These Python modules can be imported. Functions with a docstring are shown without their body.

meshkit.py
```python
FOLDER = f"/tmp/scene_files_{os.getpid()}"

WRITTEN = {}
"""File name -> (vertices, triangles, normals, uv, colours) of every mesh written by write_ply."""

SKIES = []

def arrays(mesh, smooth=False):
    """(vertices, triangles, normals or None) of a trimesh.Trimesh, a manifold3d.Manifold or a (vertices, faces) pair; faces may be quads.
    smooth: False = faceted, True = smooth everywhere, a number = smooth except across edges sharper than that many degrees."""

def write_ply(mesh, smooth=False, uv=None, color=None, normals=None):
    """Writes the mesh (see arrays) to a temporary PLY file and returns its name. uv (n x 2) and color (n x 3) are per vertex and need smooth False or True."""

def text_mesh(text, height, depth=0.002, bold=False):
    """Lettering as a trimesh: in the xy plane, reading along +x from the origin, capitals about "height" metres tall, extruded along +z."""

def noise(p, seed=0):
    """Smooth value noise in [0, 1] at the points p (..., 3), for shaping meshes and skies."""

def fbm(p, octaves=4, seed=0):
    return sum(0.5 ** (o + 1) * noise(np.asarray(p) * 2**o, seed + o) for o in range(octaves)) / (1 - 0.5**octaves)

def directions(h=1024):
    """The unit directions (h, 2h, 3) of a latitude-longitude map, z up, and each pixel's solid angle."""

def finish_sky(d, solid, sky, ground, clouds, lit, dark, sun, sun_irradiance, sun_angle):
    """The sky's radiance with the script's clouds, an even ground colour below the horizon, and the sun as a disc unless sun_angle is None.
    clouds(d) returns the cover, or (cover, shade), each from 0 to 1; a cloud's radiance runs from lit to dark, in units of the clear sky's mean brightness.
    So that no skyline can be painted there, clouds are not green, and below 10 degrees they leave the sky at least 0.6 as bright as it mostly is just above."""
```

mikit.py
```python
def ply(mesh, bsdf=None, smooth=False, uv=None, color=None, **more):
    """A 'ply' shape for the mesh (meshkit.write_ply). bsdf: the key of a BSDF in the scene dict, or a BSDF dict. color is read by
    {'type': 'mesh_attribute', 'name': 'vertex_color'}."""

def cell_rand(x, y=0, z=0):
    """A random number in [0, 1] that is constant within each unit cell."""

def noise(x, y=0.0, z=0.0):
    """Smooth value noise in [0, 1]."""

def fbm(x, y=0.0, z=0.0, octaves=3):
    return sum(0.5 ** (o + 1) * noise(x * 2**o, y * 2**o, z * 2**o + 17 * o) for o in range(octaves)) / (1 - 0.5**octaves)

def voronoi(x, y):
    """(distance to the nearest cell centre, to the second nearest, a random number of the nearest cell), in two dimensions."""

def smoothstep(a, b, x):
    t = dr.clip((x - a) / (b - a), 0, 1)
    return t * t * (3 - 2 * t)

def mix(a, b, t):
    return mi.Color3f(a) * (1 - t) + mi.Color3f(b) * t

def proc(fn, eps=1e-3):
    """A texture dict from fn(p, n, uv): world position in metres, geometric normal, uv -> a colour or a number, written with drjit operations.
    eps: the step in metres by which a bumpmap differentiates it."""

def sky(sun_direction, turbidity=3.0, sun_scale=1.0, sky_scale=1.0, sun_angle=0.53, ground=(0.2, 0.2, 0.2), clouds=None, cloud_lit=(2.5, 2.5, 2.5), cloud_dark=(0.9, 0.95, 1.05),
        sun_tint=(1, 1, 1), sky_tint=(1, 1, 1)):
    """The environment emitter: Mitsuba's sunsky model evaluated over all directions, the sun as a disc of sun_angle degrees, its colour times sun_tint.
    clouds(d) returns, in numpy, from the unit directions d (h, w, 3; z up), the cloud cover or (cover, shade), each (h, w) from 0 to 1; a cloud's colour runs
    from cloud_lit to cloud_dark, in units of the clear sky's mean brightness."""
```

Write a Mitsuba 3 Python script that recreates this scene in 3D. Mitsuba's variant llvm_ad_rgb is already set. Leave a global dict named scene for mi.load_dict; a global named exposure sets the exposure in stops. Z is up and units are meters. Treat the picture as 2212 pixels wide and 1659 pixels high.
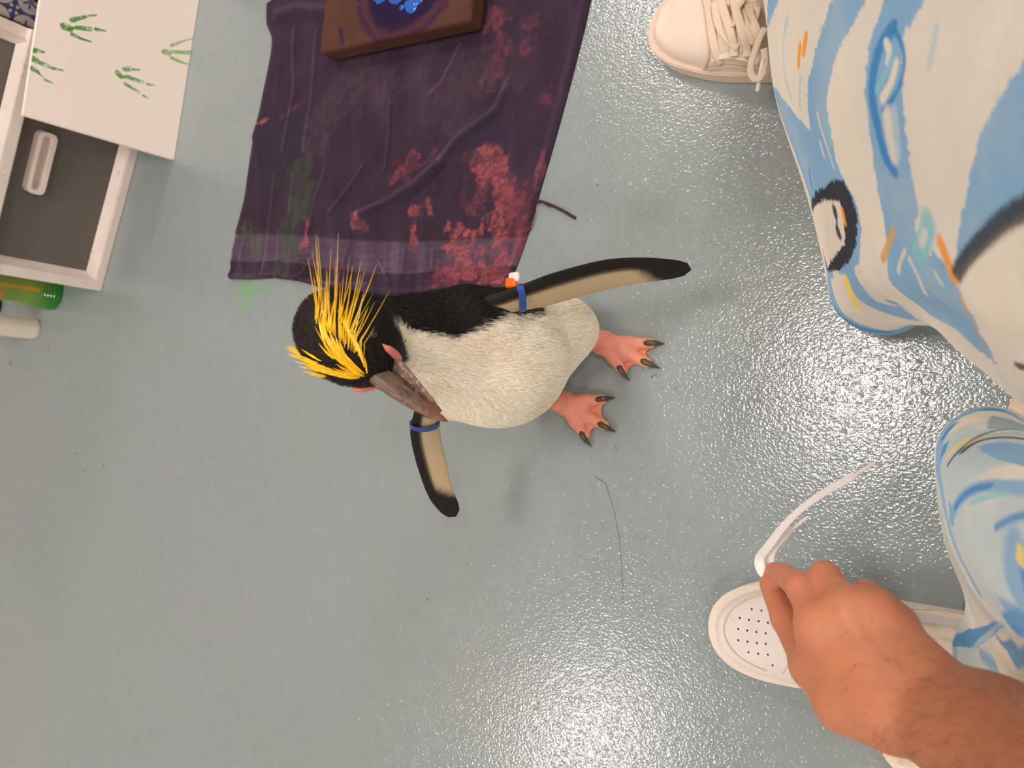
import math
import numpy as np, trimesh, manifold3d
import drjit as dr, mitsuba as mi
import mikit, meshkit
from scipy.interpolate import CubicSpline, PchipInterpolator
from scipy.spatial import cKDTree

T = mi.ScalarTransform4f
scene, labels = {}, {}
rng = np.random.default_rng(11)

# ------------------------------------------------------------------ camera, exposure, lights
EYE = np.array([0, 0, 0.875])                      # the photographer's hands, sitting low
FPX, CX, CY = 1660.0, 1106.0, 829.5
down_c = np.array([(2186 - CX) / FPX, (960 - CY) / FPX, 1.0]); down_c /= np.linalg.norm(down_c)
up_c = -down_c
y_c = np.array([-1.0, 0, 0]); y_c = y_c - up_c * y_c.dot(up_c); y_c /= np.linalg.norm(y_c)
ROT = np.array([np.cross(y_c, up_c), y_c, up_c])    # camera axes (right, down, forward) -> world
m = np.eye(4)
m[:3, 0], m[:3, 1], m[:3, 2], m[:3, 3] = -ROT[:, 0], -ROT[:, 1], ROT[:, 2], EYE
scene['camera'] = {'type': 'thinlens', 'to_world': T(m), 'fov': 2 * math.degrees(math.atan(1106 / FPX)), 'fov_axis': 'x',
                   'aperture_radius': 0.0019, 'focus_distance': 0.80, 'near_clip': 0.02, 'far_clip': 50.0}
exposure = 0.62

def ray(px, py):
    return ROT @ np.array([(px - CX) / FPX, (py - CY) / FPX, 1.0])
def P(px, py, z=0.0):
    "the point of the place at height z that the photograph shows at (px, py)"
    d = ray(px, py)
    return EYE + d * ((z - EYE[2]) / d[2])

def area(rgb):
    return {'type': 'area', 'radiance': {'type': 'rgb', 'value': rgb}}
LAMP = [23.0, 19.7, 18.4]
LAMPS = [(0.24, 0.50, 2.6), (-1.44, 1.76, 2.6), (2.25, 1.25, 2.6), (0.35, -1.15, 2.6), (-1.75, -1.0, 2.6), (2.0, -1.2, 2.6)]

def lin(r, g, b):
    c = np.array([r, g, b]) / 255.0
    return np.where(c < 0.04045, c / 12.92, ((c + 0.055) / 1.055) ** 2.4)

# ------------------------------------------------------------------ helpers
def put(key, mesh, bsdf, smooth=False, color=None, uv=None, **more):
    n, k = 0, key
    while k in scene:
        n += 1; k = f'{key}_{n:03d}'
    scene[k] = mikit.ply(mesh, bsdf, smooth=smooth, color=color, uv=uv, **more)
    return k
def tag(key, label=None, category=None, group=None, kind=None):
    d = labels.setdefault(key, {})
    for a, b in (('label', label), ('category', category), ('group', group), ('kind', kind)):
        if b: d[a] = b
def struct(key, mesh, bsdf, label, smooth=False, **k):
    k = put(key, mesh, bsdf, smooth, **k); tag(k, label, kind='structure'); return k

def rgb(c): return {'type': 'rgb', 'value': [float(x) for x in c]}
VCOL = {'type': 'mesh_attribute', 'name': 'vertex_color'}
def mat(key, color, rough=0.5, spec=0.5, bump=None, bscale=1.0, **more):
    b = {'type': 'principled', 'base_color': color if isinstance(color, dict) else rgb(color), 'roughness': rough, 'specular': spec, **more}
    if bump is not None:
        b = {'type': 'bumpmap', 'arbitrary': mikit.proc(bump[0], bump[1]), 'scale': bscale, 'bsdf': b}
    scene[key] = {'type': 'twosided', 'bsdf': b}
    return key

def concat(*ms):
    return trimesh.util.concatenate([trimesh.Trimesh(np.asarray(a.vertices), np.asarray(a.faces), process=False) for a in ms])
def from_manifold(mf):
    q = mf.to_mesh(); return trimesh.Trimesh(q.vert_properties[:, :3], q.tri_verts, process=False)
def rbox(sx, sy, sz, r=0.004, seg=12, at=(0, 0, 0)):
    "box of that size with rounded edges, centred"
    s = manifold3d.Manifold.sphere(r, seg)
    hx, hy, hz = sx / 2 - r, sy / 2 - r, sz / 2 - r
    mf = manifold3d.Manifold.batch_hull([s.translate((a * hx, b * hy, c * hz)) for a in (-1, 1) for b in (-1, 1) for c in (-1, 1)])
    return from_manifold(mf.translate(at))
def frame(e, n, o):
    "4x4: local x along e, y along n, z up from o"
    q = np.eye(4); q[:3, 0], q[:3, 1], q[:3, 2], q[:3, 3] = e, n, np.cross(e, n), o
    return q
def moved(mesh, mtx):
    mesh = mesh.copy(); mesh.apply_transform(mtx); return mesh

def nets(f, lo, hi, h):
    "surface nets: the zero set of f(points) as a smooth watertight mesh"
    lo, hi = np.asarray(lo, float), np.asarray(hi, float)
    n = np.ceil((hi - lo) / h).astype(int) + 1
    ax = [lo[i] + h * np.arange(n[i]) for i in range(3)]
    val = np.empty(n, np.float32)
    for i0 in range(0, n[0], 24):
        g = np.stack(np.meshgrid(ax[0][i0:i0 + 24], ax[1], ax[2], indexing='ij'), -1)
        val[i0:i0 + 24] = f(g.reshape(-1, 3)).reshape(g.shape[:3])
    s = val < 0
    c = np.zeros(n - 1, int)
    for a, b, d in np.ndindex(2, 2, 2):
        c += s[a:n[0] - 1 + a, b:n[1] - 1 + b, d:n[2] - 1 + d]
    cells = np.argwhere((c > 0) & (c < 8))
    idx = -np.ones(n - 1, int); idx[tuple(cells.T)] = np.arange(len(cells))
    acc, cnt = np.zeros((len(cells), 3)), np.zeros(len(cells))
    for axis in range(3):
        o = [k for k in range(3) if k != axis]
        for a, b in np.ndindex(2, 2):
            p = cells.copy(); p[:, o[0]] += a; p[:, o[1]] += b
            q = p.copy(); q[:, axis] += 1
            v0, v1 = val[tuple(p.T)], val[tuple(q.T)]
            hit = (v0 < 0) != (v1 < 0)
            t = np.where(hit, v0 / np.where(hit, v0 - v1, 1), 0)
            pt = p.astype(float); pt[:, axis] += t
            acc[hit] += pt[hit]; cnt[hit] += 1
    verts = lo + h * acc / cnt[:, None]
    faces = []
    for axis in range(3):
        o = [(axis + 1) % 3, (axis + 2) % 3]
        sl0 = [slice(None)] * 3; sl1 = [slice(None)] * 3
        sl0[axis] = slice(0, -1); sl1[axis] = slice(1, None)
        a0, a1 = s[tuple(sl0)], s[tuple(sl1)]
        e = np.argwhere(a0 != a1)
        e = e[(e[:, o[0]] > 0) & (e[:, o[1]] > 0) & (e[:, o[0]] < n[o[0]] - 1) & (e[:, o[1]] < n[o[1]] - 1)]
        inside = a0[tuple(e.T)]
        def cell(d0, d1):
            q = e.copy(); q[:, o[0]] -= d0; q[:, o[1]] -= d1; return idx[tuple(q.T)]
        quad = np.stack([cell(1, 1), cell(0, 1), cell(0, 0), cell(1, 0)], 1)
        quad[~inside] = quad[~inside][:, ::-1]
        faces.append(quad)
    q = np.vstack(faces)
    return trimesh.Trimesh(verts, np.vstack([q[:, [0, 1, 2]], q[:, [0, 2, 3]]]), process=False)

def d_cone(p, a, b, ra, rb):
    "distance (near enough) to a tapered capsule"
    a, b = np.asarray(a, float), np.asarray(b, float)
    ab = b - a
    t = np.clip(((p - a) @ ab) / max(ab @ ab, 1e-12), 0, 1)
    return np.linalg.norm(p - a - t[:, None] * ab, axis=1) - (ra + (rb - ra) * t)
def d_ell(p, c, axes, r):
    "distance (near enough) to an ellipsoid with radii r along the rows of axes"
    q = (p - np.asarray(c, float)) @ np.asarray(axes, float).T
    r = np.asarray(r, float)
    k0 = np.linalg.norm(q / r, axis=1); k1 = np.linalg.norm(q / r ** 2, axis=1)
    return k0 * (k0 - 1) / np.maximum(k1, 1e-9)
def smin(a, b, k):
    hh = np.clip(0.5 + 0.5 * (b - a) / k, 0, 1)
    return b + (a - b) * hh - k * hh * (1 - hh)
def fold(ds, k):
    d = ds[0]
    for q in ds[1:]: d = smin(d, q, k)
    return d

def unit(v):
    v = np.asarray(v, float); return v / np.linalg.norm(v)
def curve(pts, n, closed=False):
    pts = np.asarray(pts, float)
    if closed: pts = np.vstack([pts, pts[:1]])
    d = np.concatenate([[0], np.cumsum(np.linalg.norm(np.diff(pts, axis=0), axis=1) ** 0.6)])
    cs = CubicSpline(d, pts, bc_type='periodic' if closed else 'natural')
    return cs(np.linspace(0, d[-1], n + closed)[:n if closed else None])
def grid_mesh(pts, close_u=False, close_v=False):
    "pts (nu, nv, 3) -> quads; u is the first axis"
    nu, nv = pts.shape[:2]
    i, j = np.meshgrid(np.arange(nu - (not close_u)), np.arange(nv - (not close_v)), indexing='ij')
    i, j = i.ravel(), j.ravel(); i2, j2 = (i + 1) % nu, (j + 1) % nv
    q = np.stack([i * nv + j, i2 * nv + j, i2 * nv + j2, i * nv + j2], 1)
    return trimesh.Trimesh(pts.reshape(-1, 3), np.vstack([q[:, [0, 1, 2]], q[:, [0, 2, 3]]]), process=False)
def tube(pts, radii, seg=8, flat=1.0, up=(0, 0, 1)):
    "round (or flat: height = width * flat) tube along pts with closed ends"
    pts = np.asarray(pts, float); n = len(pts)
    radii = np.broadcast_to(radii, n)
    t = np.gradient(pts, axis=0); t /= np.linalg.norm(t, axis=1, keepdims=True)
    up = np.broadcast_to(np.asarray(up, float), (n, 3))
    s = np.cross(t, up); s /= np.maximum(np.linalg.norm(s, axis=1, keepdims=True), 1e-9)
    u = np.cross(s, t)
    a = np.arange(seg) * 2 * np.pi / seg
    ring = pts[:, None] + radii[:, None, None] * (np.cos(a)[None, :, None] * s[:, None] + flat * np.sin(a)[None, :, None] * u[:, None])
    v = np.vstack([ring.reshape(-1, 3), pts[:1], pts[-1:]])
    f = []
    for i in range(n - 1):
        for j in range(seg):
            k = (j + 1) % seg
            f += [[i * seg + j, i * seg + k, (i + 1) * seg + k], [i * seg + j, (i + 1) * seg + k, (i + 1) * seg + j]]
    for j in range(seg):
        k = (j + 1) % seg
        f += [[n * seg, k, j], [n * seg + 1, (n - 1) * seg + j, (n - 1) * seg + k]]
    return trimesh.Trimesh(v, np.array(f)[:, ::-1], process=False)
def lathe(profile, seg=40):
    "profile of (radius, z) from bottom to top, about z"
    a = np.arange(seg) * 2 * np.pi / seg
    pr = np.asarray(profile, float)
    pts = np.stack([pr[:, 0][:, None] * np.cos(a), pr[:, 0][:, None] * np.sin(a), np.repeat(pr[:, 1][:, None], seg, 1)], -1)
    return grid_mesh(pts.transpose(1, 0, 2), close_u=True)
def seg_dist(p, a, b):
    ab = np.asarray(b) - np.asarray(a)
    t = np.clip(((p - a) @ ab) / max(ab @ ab, 1e-12), 0, 1)
    return np.linalg.norm(p - a - t[:, None] * ab, axis=1)
def line_dist(p, pts):
    return np.min([seg_dist(p, pts[i], pts[i + 1]) for i in range(len(pts) - 1)], axis=0)
def sstep(a, b, x):
    t = np.clip((x - a) / (b - a), 0, 1); return t * t * (3 - 2 * t)
def blend(c, new, w):
    return c * (1 - w[:, None]) + np.asarray(new) * w[:, None]
def nz(p, f, seed=0, o=3): return meshkit.fbm(np.asarray(p) * f, o, seed)

# ------------------------------------------------------------------ the room: floor, walls, ceiling, lamps
FOOT = []      # faint stains on the floor: (ax, ay, bx, by, radius, colour, strength)
def stain(px0, py0, px1, py1, r, col, k):
    a, b = P(px0, py0), P(px1, py1); FOOT.append((a[0], a[1], b[0], b[1], r, col, k))
PUR, GRN, DRK = (0.36, 0.27, 0.36), (0.16, 0.42, 0.13), (0.06, 0.065, 0.065)
for q in [(436, 1244, 448, 1238, .0035, .5), (455, 1258, 425, 1290, .003, .45), (424, 1280, 412, 1300, .003, .4), (402, 1312, 398, 1320, .004, .6), (460, 1272, 445, 1298, .003, .4),
          (508, 1158, 520, 1152, .003, .4), (505, 1205, 530, 1165, .0028, .35), (613, 1188, 622, 1172, .003, .55), (541, 1297, 547, 1312, .004, .4), (521, 1345, 535, 1325, .003, .45),
          (505, 1374, 516, 1362, .0035, .6), (530, 1308, 534, 1304, .004, .45), (390, 1265, 384, 1278, .003, .3), (535, 1370, 545, 1340, .0028, .35), (442, 1365, 446, 1360, .004, .35), (456, 1378, 460, 1370, .005, .3)]:
    stain(*q[:5], PUR, q[5])
for q in [(525, 616, 532, 622, .008, .5), (540, 615, 552, 640, .008, .42), (580, 614, 578, 630, .007, .5), (506, 656, 512, 650, .006, .5), (536, 645, 528, 668, .008, .55), (516, 640, 545, 622, .008, .35), (552, 620, 568, 628, .006, .35)]:
    stain(*q[:5], GRN, q[5])
for a, b in (((1287, 1030), (1308, 1044)), ((1308, 1044), (1318, 1075)), ((1318, 1075), (1328, 1110)), ((1328, 1110), (1338, 1160)), ((1338, 1160), (1344, 1235)), ((1344, 1235), (1346, 1300)), ((1328, 960), (1335, 975)), ((2097, 1250), (2080, 1315))):
    stain(*a, *b, .0005, DRK, .75)
for x, y, r in ((165, 980, .0025), (223, 1007, .002), (182, 1018, .002), (1415, 812, .002), (1408, 814, .0016), (1432, 838, .0013), (1460, 837, .0012), (352, 828, .0015), (715, 957, .0013), (580, 1020, .001), (1390, 800, .001), (922, 1295, .0016), (446, 1465, .0012),
                (880, 420, .001), (1290, 400, .001), (482, 265, .0016), (1165, 568, .001)):
    stain(x, y, x + 1, y, r, DRK, .6)
for x, y, r in ((22, 785, .0035), (104, 755, .0022)): stain(x, y - 3, x + 2, y + 3, r, (.45, .03, .04), .9)

SEALED = dict(base=(0.258, 0.313, 0.322))
def floor_color(p, n, uv):
    x, y = p.x, p.y
    g = mikit.fbm(x * 2.2, y * 2.2, 0.3, 3)
    c = mi.Color3f(*SEALED['base']) * (0.92 + 0.16 * g)
    fine = mikit.fbm(x * 90, y * 90, 3.1, 2)
    c = c * (0.96 + 0.08 * fine)
    warm = mikit.smoothstep(0.45, 0.75, mikit.fbm(x * 3.1 + 9, y * 3.1, 1.7, 3))
    c = mikit.mix(c, c * mi.Color3f(1.05, 1.0, 0.95), warm)
    worn = mikit.fbm(x * 160, y * 160, 7.7, 2)
    for ax, ay, bx, by, r, col, k in FOOT:
        ux, uy = bx - ax, by - ay; ll = max(ux * ux + uy * uy, 1e-9)
        t = dr.clip(((x - ax) * ux + (y - ay) * uy) / ll, 0, 1)
        d = dr.sqrt(dr.square(x - ax - t * ux) + dr.square(y - ay - t * uy))
        w = (1 - mikit.smoothstep(0.55 * r, 1.25 * r, d + (worn - 0.5) * r * 0.8)) * k
        c = mikit.mix(c, mi.Color3f(*col), w)
    return c
def floor_bump(p, n, uv):
    a = mikit.noise(p.x * 520, p.y * 440, 0.5)
    b = mikit.noise(p.x * 1010 + 13, p.y * 930, 4.5)
    c = mikit.noise(p.x * 90, p.y * 90, 9.5)
    pip = mikit.smoothstep(.66, .92, mikit.noise(p.x * 400 + 5, p.y * 340 + 3, 2.5))
    return 0.60 * a + 0.40 * b * (0.4 + a) + 0.30 * c + 1.5 * pip
mat('floor_paint', mikit.proc(floor_color), rough=0.15, spec=0.75, bump=(floor_bump, 2.2e-4), bscale=0.00043)
mat('wall_paint', (0.78, 0.75, 0.70), rough=0.8)
mat('ceiling_paint', (0.78, 0.76, 0.72), rough=0.9)
X0, X1, Y0, Y1, ZC = -3.2, 3.2, -3.0, 3.6, 2.62
def slab(x0, x1, y0, y1, z0, z1):
    b = trimesh.creation.box((x1 - x0, y1 - y0, z1 - z0)); b.apply_translation(((x0 + x1) / 2, (y0 + y1) / 2, (z0 + z1) / 2)); return b
fl = grid_mesh(np.stack(np.meshgrid([X0, X1], [Y0, Y1], [0.0], indexing='ij'), -1)[:, :, 0])
struct('floor', fl, 'floor_paint', 'grey blue painted floor with a fine pebbled gloss', uv=np.array([[X0, Y0], [X0, Y1], [X1, Y0], [X1, Y1]]))
struct('ceiling', slab(X0, X1, Y0, Y1, ZC, ZC + .1), 'ceiling_paint', 'off white ceiling above the floor')
for nm, b in (('wall_left', (X0 - .1, X0, Y0, Y1)), ('wall_right', (X1, X1 + .1, Y0, Y1)), ('wall_back', (X0, X1, Y0 - .1, Y0)), ('wall_front', (X0, X1, Y1, Y1 + .1))):
    struct(nm, slab(*b, 0, ZC), 'wall_paint', 'plain off white wall of the room')
mat('lamp_frame', (0.75, 0.75, 0.73), rough=0.4)
mat('lamp_lens', (0.8, 0.8, 0.8), rough=0.6)
LH = .22
for x, y, z in LAMPS:
    q = LH + .02
    k = put('ceiling_light', concat(slab(x - q, x - LH, y - q, y + q, z - .03, z + .02), slab(x + LH, x + q, y - q, y + q, z - .03, z + .02),
                                    slab(x - LH, x + LH, y - q, y - LH, z - .03, z + .02), slab(x - LH, x + LH, y + LH, y + q, z - .03, z + .02)), 'lamp_frame')
    tag(k, 'square flat light panel fixed to the ceiling above the floor', 'ceiling light', 'ceiling light panels')
    v = np.array([[-LH, -LH, 0], [-LH, LH, 0], [LH, LH, 0], [LH, -LH, 0]]) + [x, y, z - .01]
    put(k + '__diffuser', trimesh.Trimesh(v, [[0, 1, 2], [0, 2, 3]], process=False), 'lamp_lens', emitter=area(LAMP))

# ------------------------------------------------------------------ towel
NU, NV = 420, 520
vrows = [(618, (498, 603), (1098, 622)), (560, (501, 560), (1120, 570)), (505, (512, 505), (1141, 510)), (430, (530, 430), (1162, 435)), (340, (543, 340), (1190, 340)), (210, (569, 210), (1226, 210)), (90, (589, 90), (1257, 90)),
         (45, (577, 45), (1268, 45)), (15, (577, 12), (1275, 12)), (-10, (606, -8), (1281, -12)), (-80, (622, -80), (1298, -80)), (-300, (650, -300), (1345, -300)), (-700, (700, -700), (1410, -700))]
tv = np.array([0, .06, .12, .2, .29, .42, .54, .585, .615, .64, .7, .85, 1.0])
Lc = PchipInterpolator(tv, np.array([P(*r[1])[:2] for r in vrows])); Rc = PchipInterpolator(tv, np.array([P(*r[2])[:2] for r in vrows]))
uu, vv = np.meshgrid(np.linspace(0, 1, NU), np.linspace(0, 1, NV) ** 1.15, indexing='ij')
xy = Lc(vv) * (1 - uu[..., None]) + Rc(vv) * uu[..., None]
sag = np.interp(uu, [0, .1, .2, .3, .42, .55, .7, .8, .9, 1], [0, .0, .004, .0, -.012, -.020, -.020, -.012, -.004, 0]) * np.exp(-vv / .08)
xy[..., 0] += sag
p2 = xy.reshape(-1, 2)
def W2(pts): return np.array([P(*q)[:2] for q in pts])
zt = 0.0045 + 0.003 * (nz(np.c_[p2, 0 * p2[:, 0]], 9, 1) - .4)
ridges = [([(1105, 185), (1080, 240), (1000, 300), (960, 350), (905, 400), (850, 435), (770, 470)], .010, .006), ([(850, 220), (848, 300), (840, 370)], .006, .003), ([(965, 370), (930, 410), (880, 445)], -.009, .004),
          ([(715, 360), (690, 430), (675, 500)], .006, .003), ([(795, 360), (760, 410), (720, 460)], .006, .0035), ([(540, 490), (525, 560), (535, 600)], .004, .003), ([(600, 380), (590, 480), (575, 590)], .004, .003),
          ([(640, 380), (630, 470)], .003, .003), ([(760, 520), (745, 590), (740, 615)], .005, .0025), ([(820, 560), (850, 610)], .006, .003), ([(880, 540), (875, 600)], .006, .003), ([(940, 545), (935, 600)], .005, .003),
          ([(700, 530), (660, 590), (640, 605)], .005, .003), ([(610, 35), (660, 20), (720, 25)], .012, .01), ([(590, 60), (640, 60), (700, 55)], -.004, .006), ([(500, 600), (620, 608), (800, 615)], .004, .005),
          ([(640, 60), (640, 200), (615, 330)], .003, .004), ([(690, 70), (680, 200), (660, 330)], .003, .004), ([(1000, 100), (960, 180), (930, 210)], .003, .004), ([(560, 240), (553, 300)], .004, .004)]
for pts, hgt, wid in ridges:
    w = line_dist(p2, W2(pts)); zt += hgt * np.exp(-(w / (wid * 1.35)) ** 2)
wob = nz(np.c_[p2 * [60, 12], 0 * p2[:, 0]], 1, 5)                      # gathers that run across the band
nearband = sstep(.22, .02, vv.ravel())
zt += .0075 * (wob - .45) * nearband
band = (sstep(.052, .06, vv) * sstep(.125, .117, vv)).ravel()
band = (sstep(.050, .058, (vv + .012 * np.sin(uu * 3.2) * uu)) * sstep(.122, .114, (vv + .012 * np.sin(uu * 3.2) * uu))).ravel()
zt -= .002 * band
edge = np.minimum(np.minimum(uu, 1 - uu) * .62, np.minimum(vv, 1 - vv) * .75).ravel()
zt = np.maximum(zt, .0022) * sstep(-.002, .006, edge) + .0012
hemline = sstep(.016, .012, edge) * sstep(.004, .007, edge); zt += .0015 * hemline
c3 = np.c_[p2, 0 * p2[:, 0]]
f1 = nz(c3, 22, 2, 4); f2 = nz(c3, 300, 3, 2)
col = np.tile(lin(57, 44, 60), (len(p2), 1)) * (0.74 + .45 * f1 + .22 * (f2 - .5))[:, None]
col = blend(col, lin(86, 70, 90), band * .75)
streak = nz(np.c_[p2[:, 0] * 500, p2[:, 1] * 30, 0 * p2[:, 0]], 1, 8, 2)
col = blend(col, lin(104, 88, 102), band * sstep(.45, .75, streak) * .35)
def daub(pts, wid, c, k, seed, fr=60, hard=.10):
    global col
    d = line_dist(p2, W2(pts)) / wid
    n = nz(c3, fr, seed, 4)
    m2 = .45 + .75 * sstep(.35, .62, nz(c3, 330, seed + 100, 3)); m3 = .35 + .65 * sstep(.38, .55, nz(c3, 75, seed + 200, 3))
    col = blend(col, lin(*c), np.clip(k * .82 * m2 * m3, 0, 1) * sstep(1.15, .45, d * 1.15 + (n - .5) * 3.2))
PINK, RED, GREEN, INK = (172, 88, 92), (128, 66, 78), (62, 86, 52), (38, 42, 66)
daub([(1045, 345), (1080, 385), (1090, 450), (1085, 520), (1100, 575), (1078, 600)], .022, PINK, .75, 21)
daub([(1095, 430), (1130, 480), (1125, 530)], .024, RED, .75, 22); daub([(1060, 400), (1040, 430), (1110, 420)], .03, RED, .5, 23)
daub([(1000, 515), (1010, 575), (1020, 570)], .030, PINK, .85, 24, 80); daub([(1000, 600), (985, 610), (960, 600), (1070, 600)], .022, RED, .8, 25)
daub([(900, 455), (900, 500), (895, 535)], .010, PINK, .65, 26); daub([(930, 440), (935, 460)], .008, PINK, .7, 27)
daub([(850, 400), (880, 370), (895, 340)], .016, RED, .7, 28); daub([(905, 365), (950, 345)], .012, RED, .5, 29)
daub([(668, 490), (665, 520), (655, 530)], .011, PINK, .75, 30); daub([(780, 487), (790, 495), (775, 490)], .011, PINK, .7, 31)
daub([(1075, 50), (1085, 100), (1070, 160)], .022, RED, .6, 32); daub([(1150, 50), (1145, 110)], .014, RED, .45, 33); daub([(1190, 220), (1185, 200)], .014, RED, .4, 34)
daub([(1180, 330), (1165, 400), (1130, 490), (1110, 560)], .008, RED, .55, 35)
daub([(562, 272), (585, 260)], .0045, (190, 105, 98), .9, 36, 120); daub([(615, 255), (670, 215)], .005, RED, .5, 37)
daub([(640, 390), (650, 430), (630, 470)], .035, GREEN, .55, 38, 30); daub([(545, 500), (560, 530), (540, 585), (545, 600)], .026, GREEN, .6, 39, 40); daub([(630, 530), (615, 575)], .028, GREEN, .6, 40, 40)
daub([(600, 300), (640, 280), (590, 350)], .045, (44, 46, 58), .75, 41, 25); daub([(730, 575), (745, 590)], .012, (98, 36, 48), .7, 42)
daub([(855, 350), (862, 352)], .007, (90, 30, 42), .85, 43); daub([(910, 430), (960, 385), (890, 450)], .02, (48, 40, 54), .8, 44); daub([(1050, 300), (1090, 305)], .025, INK, .5, 45)
daub([(700, 300), (760, 200), (830, 180)], .05, (92, 74, 86), .35, 46, 20); daub([(920, 200), (990, 220), (1050, 160)], .05, (88, 70, 80), .35, 47, 20)
col = col * (1 + .25 * hemline)[:, None]
pile = nz(np.c_[p2[:, 0] * 7, p2[:, 1] * 62, 0 * p2[:, 0]], 1, 48, 3)
col = col * (1 + .42 * sstep(.55, .78, pile) * (.35 + .65 * nearband) - .28 * sstep(.45, .25, pile) * nearband)[:, None]
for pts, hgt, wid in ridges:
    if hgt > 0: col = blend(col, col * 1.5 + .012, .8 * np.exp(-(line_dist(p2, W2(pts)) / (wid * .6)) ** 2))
pts = np.concatenate([xy, zt.reshape(NU, NV, 1)], -1)
full = np.zeros((NU + 2, NV + 2, 3)); full[1:-1, 1:-1] = pts                 # turned-down rim
full[0, 1:-1], full[-1, 1:-1], full[1:-1, 0], full[1:-1, -1] = pts[0], pts[-1], pts[:, 0], pts[:, -1]
full[0, 0], full[0, -1], full[-1, 0], full[-1, -1] = pts[0, 0], pts[0, -1], pts[-1, 0], pts[-1, -1]
full[[0, -1], :, 2] = .0002; full[:, [0, -1], 2] = .0002
colf = np.pad(col.reshape(NU, NV, 3), ((1, 1), (1, 1), (0, 0)), mode='edge')
def terry(p, n, uv): return mikit.noise(p.x * 900, p.y * 900, p.z * 900) + .6 * mikit.noise(p.x * 420, p.y * 420, 3)
mat('terry_cloth', VCOL, rough=0.9, spec=0.15, bump=(terry, 3e-4), bscale=0.0005, sheen=0.35)
tw = put('towel', grid_mesh(full), 'terry_cloth', smooth=True, color=colf.reshape(-1, 3), uv=full[..., :2].reshape(-1, 2))
tag(tw, 'dark purple stained terry towel lying on the floor behind the penguin', 'towel')
mat('thread_dark', lin(70, 36, 52), rough=0.9)
th = curve([(*P(1160, 434)[:2], .004), (*P(1185, 441)[:2], .006), (*P(1210, 452)[:2], .004), (*P(1228, 462)[:2], .005), (*P(1245, 472)[:2], .002)], 24)
put('towel__loose_thread', concat(tube(th, .0018, 6), tube(th + rng.normal(0, .0012, th.shape) * [1, 1, .3] + [.0, .001, 0], .0011, 5)), 'thread_dark', smooth=True)
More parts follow.
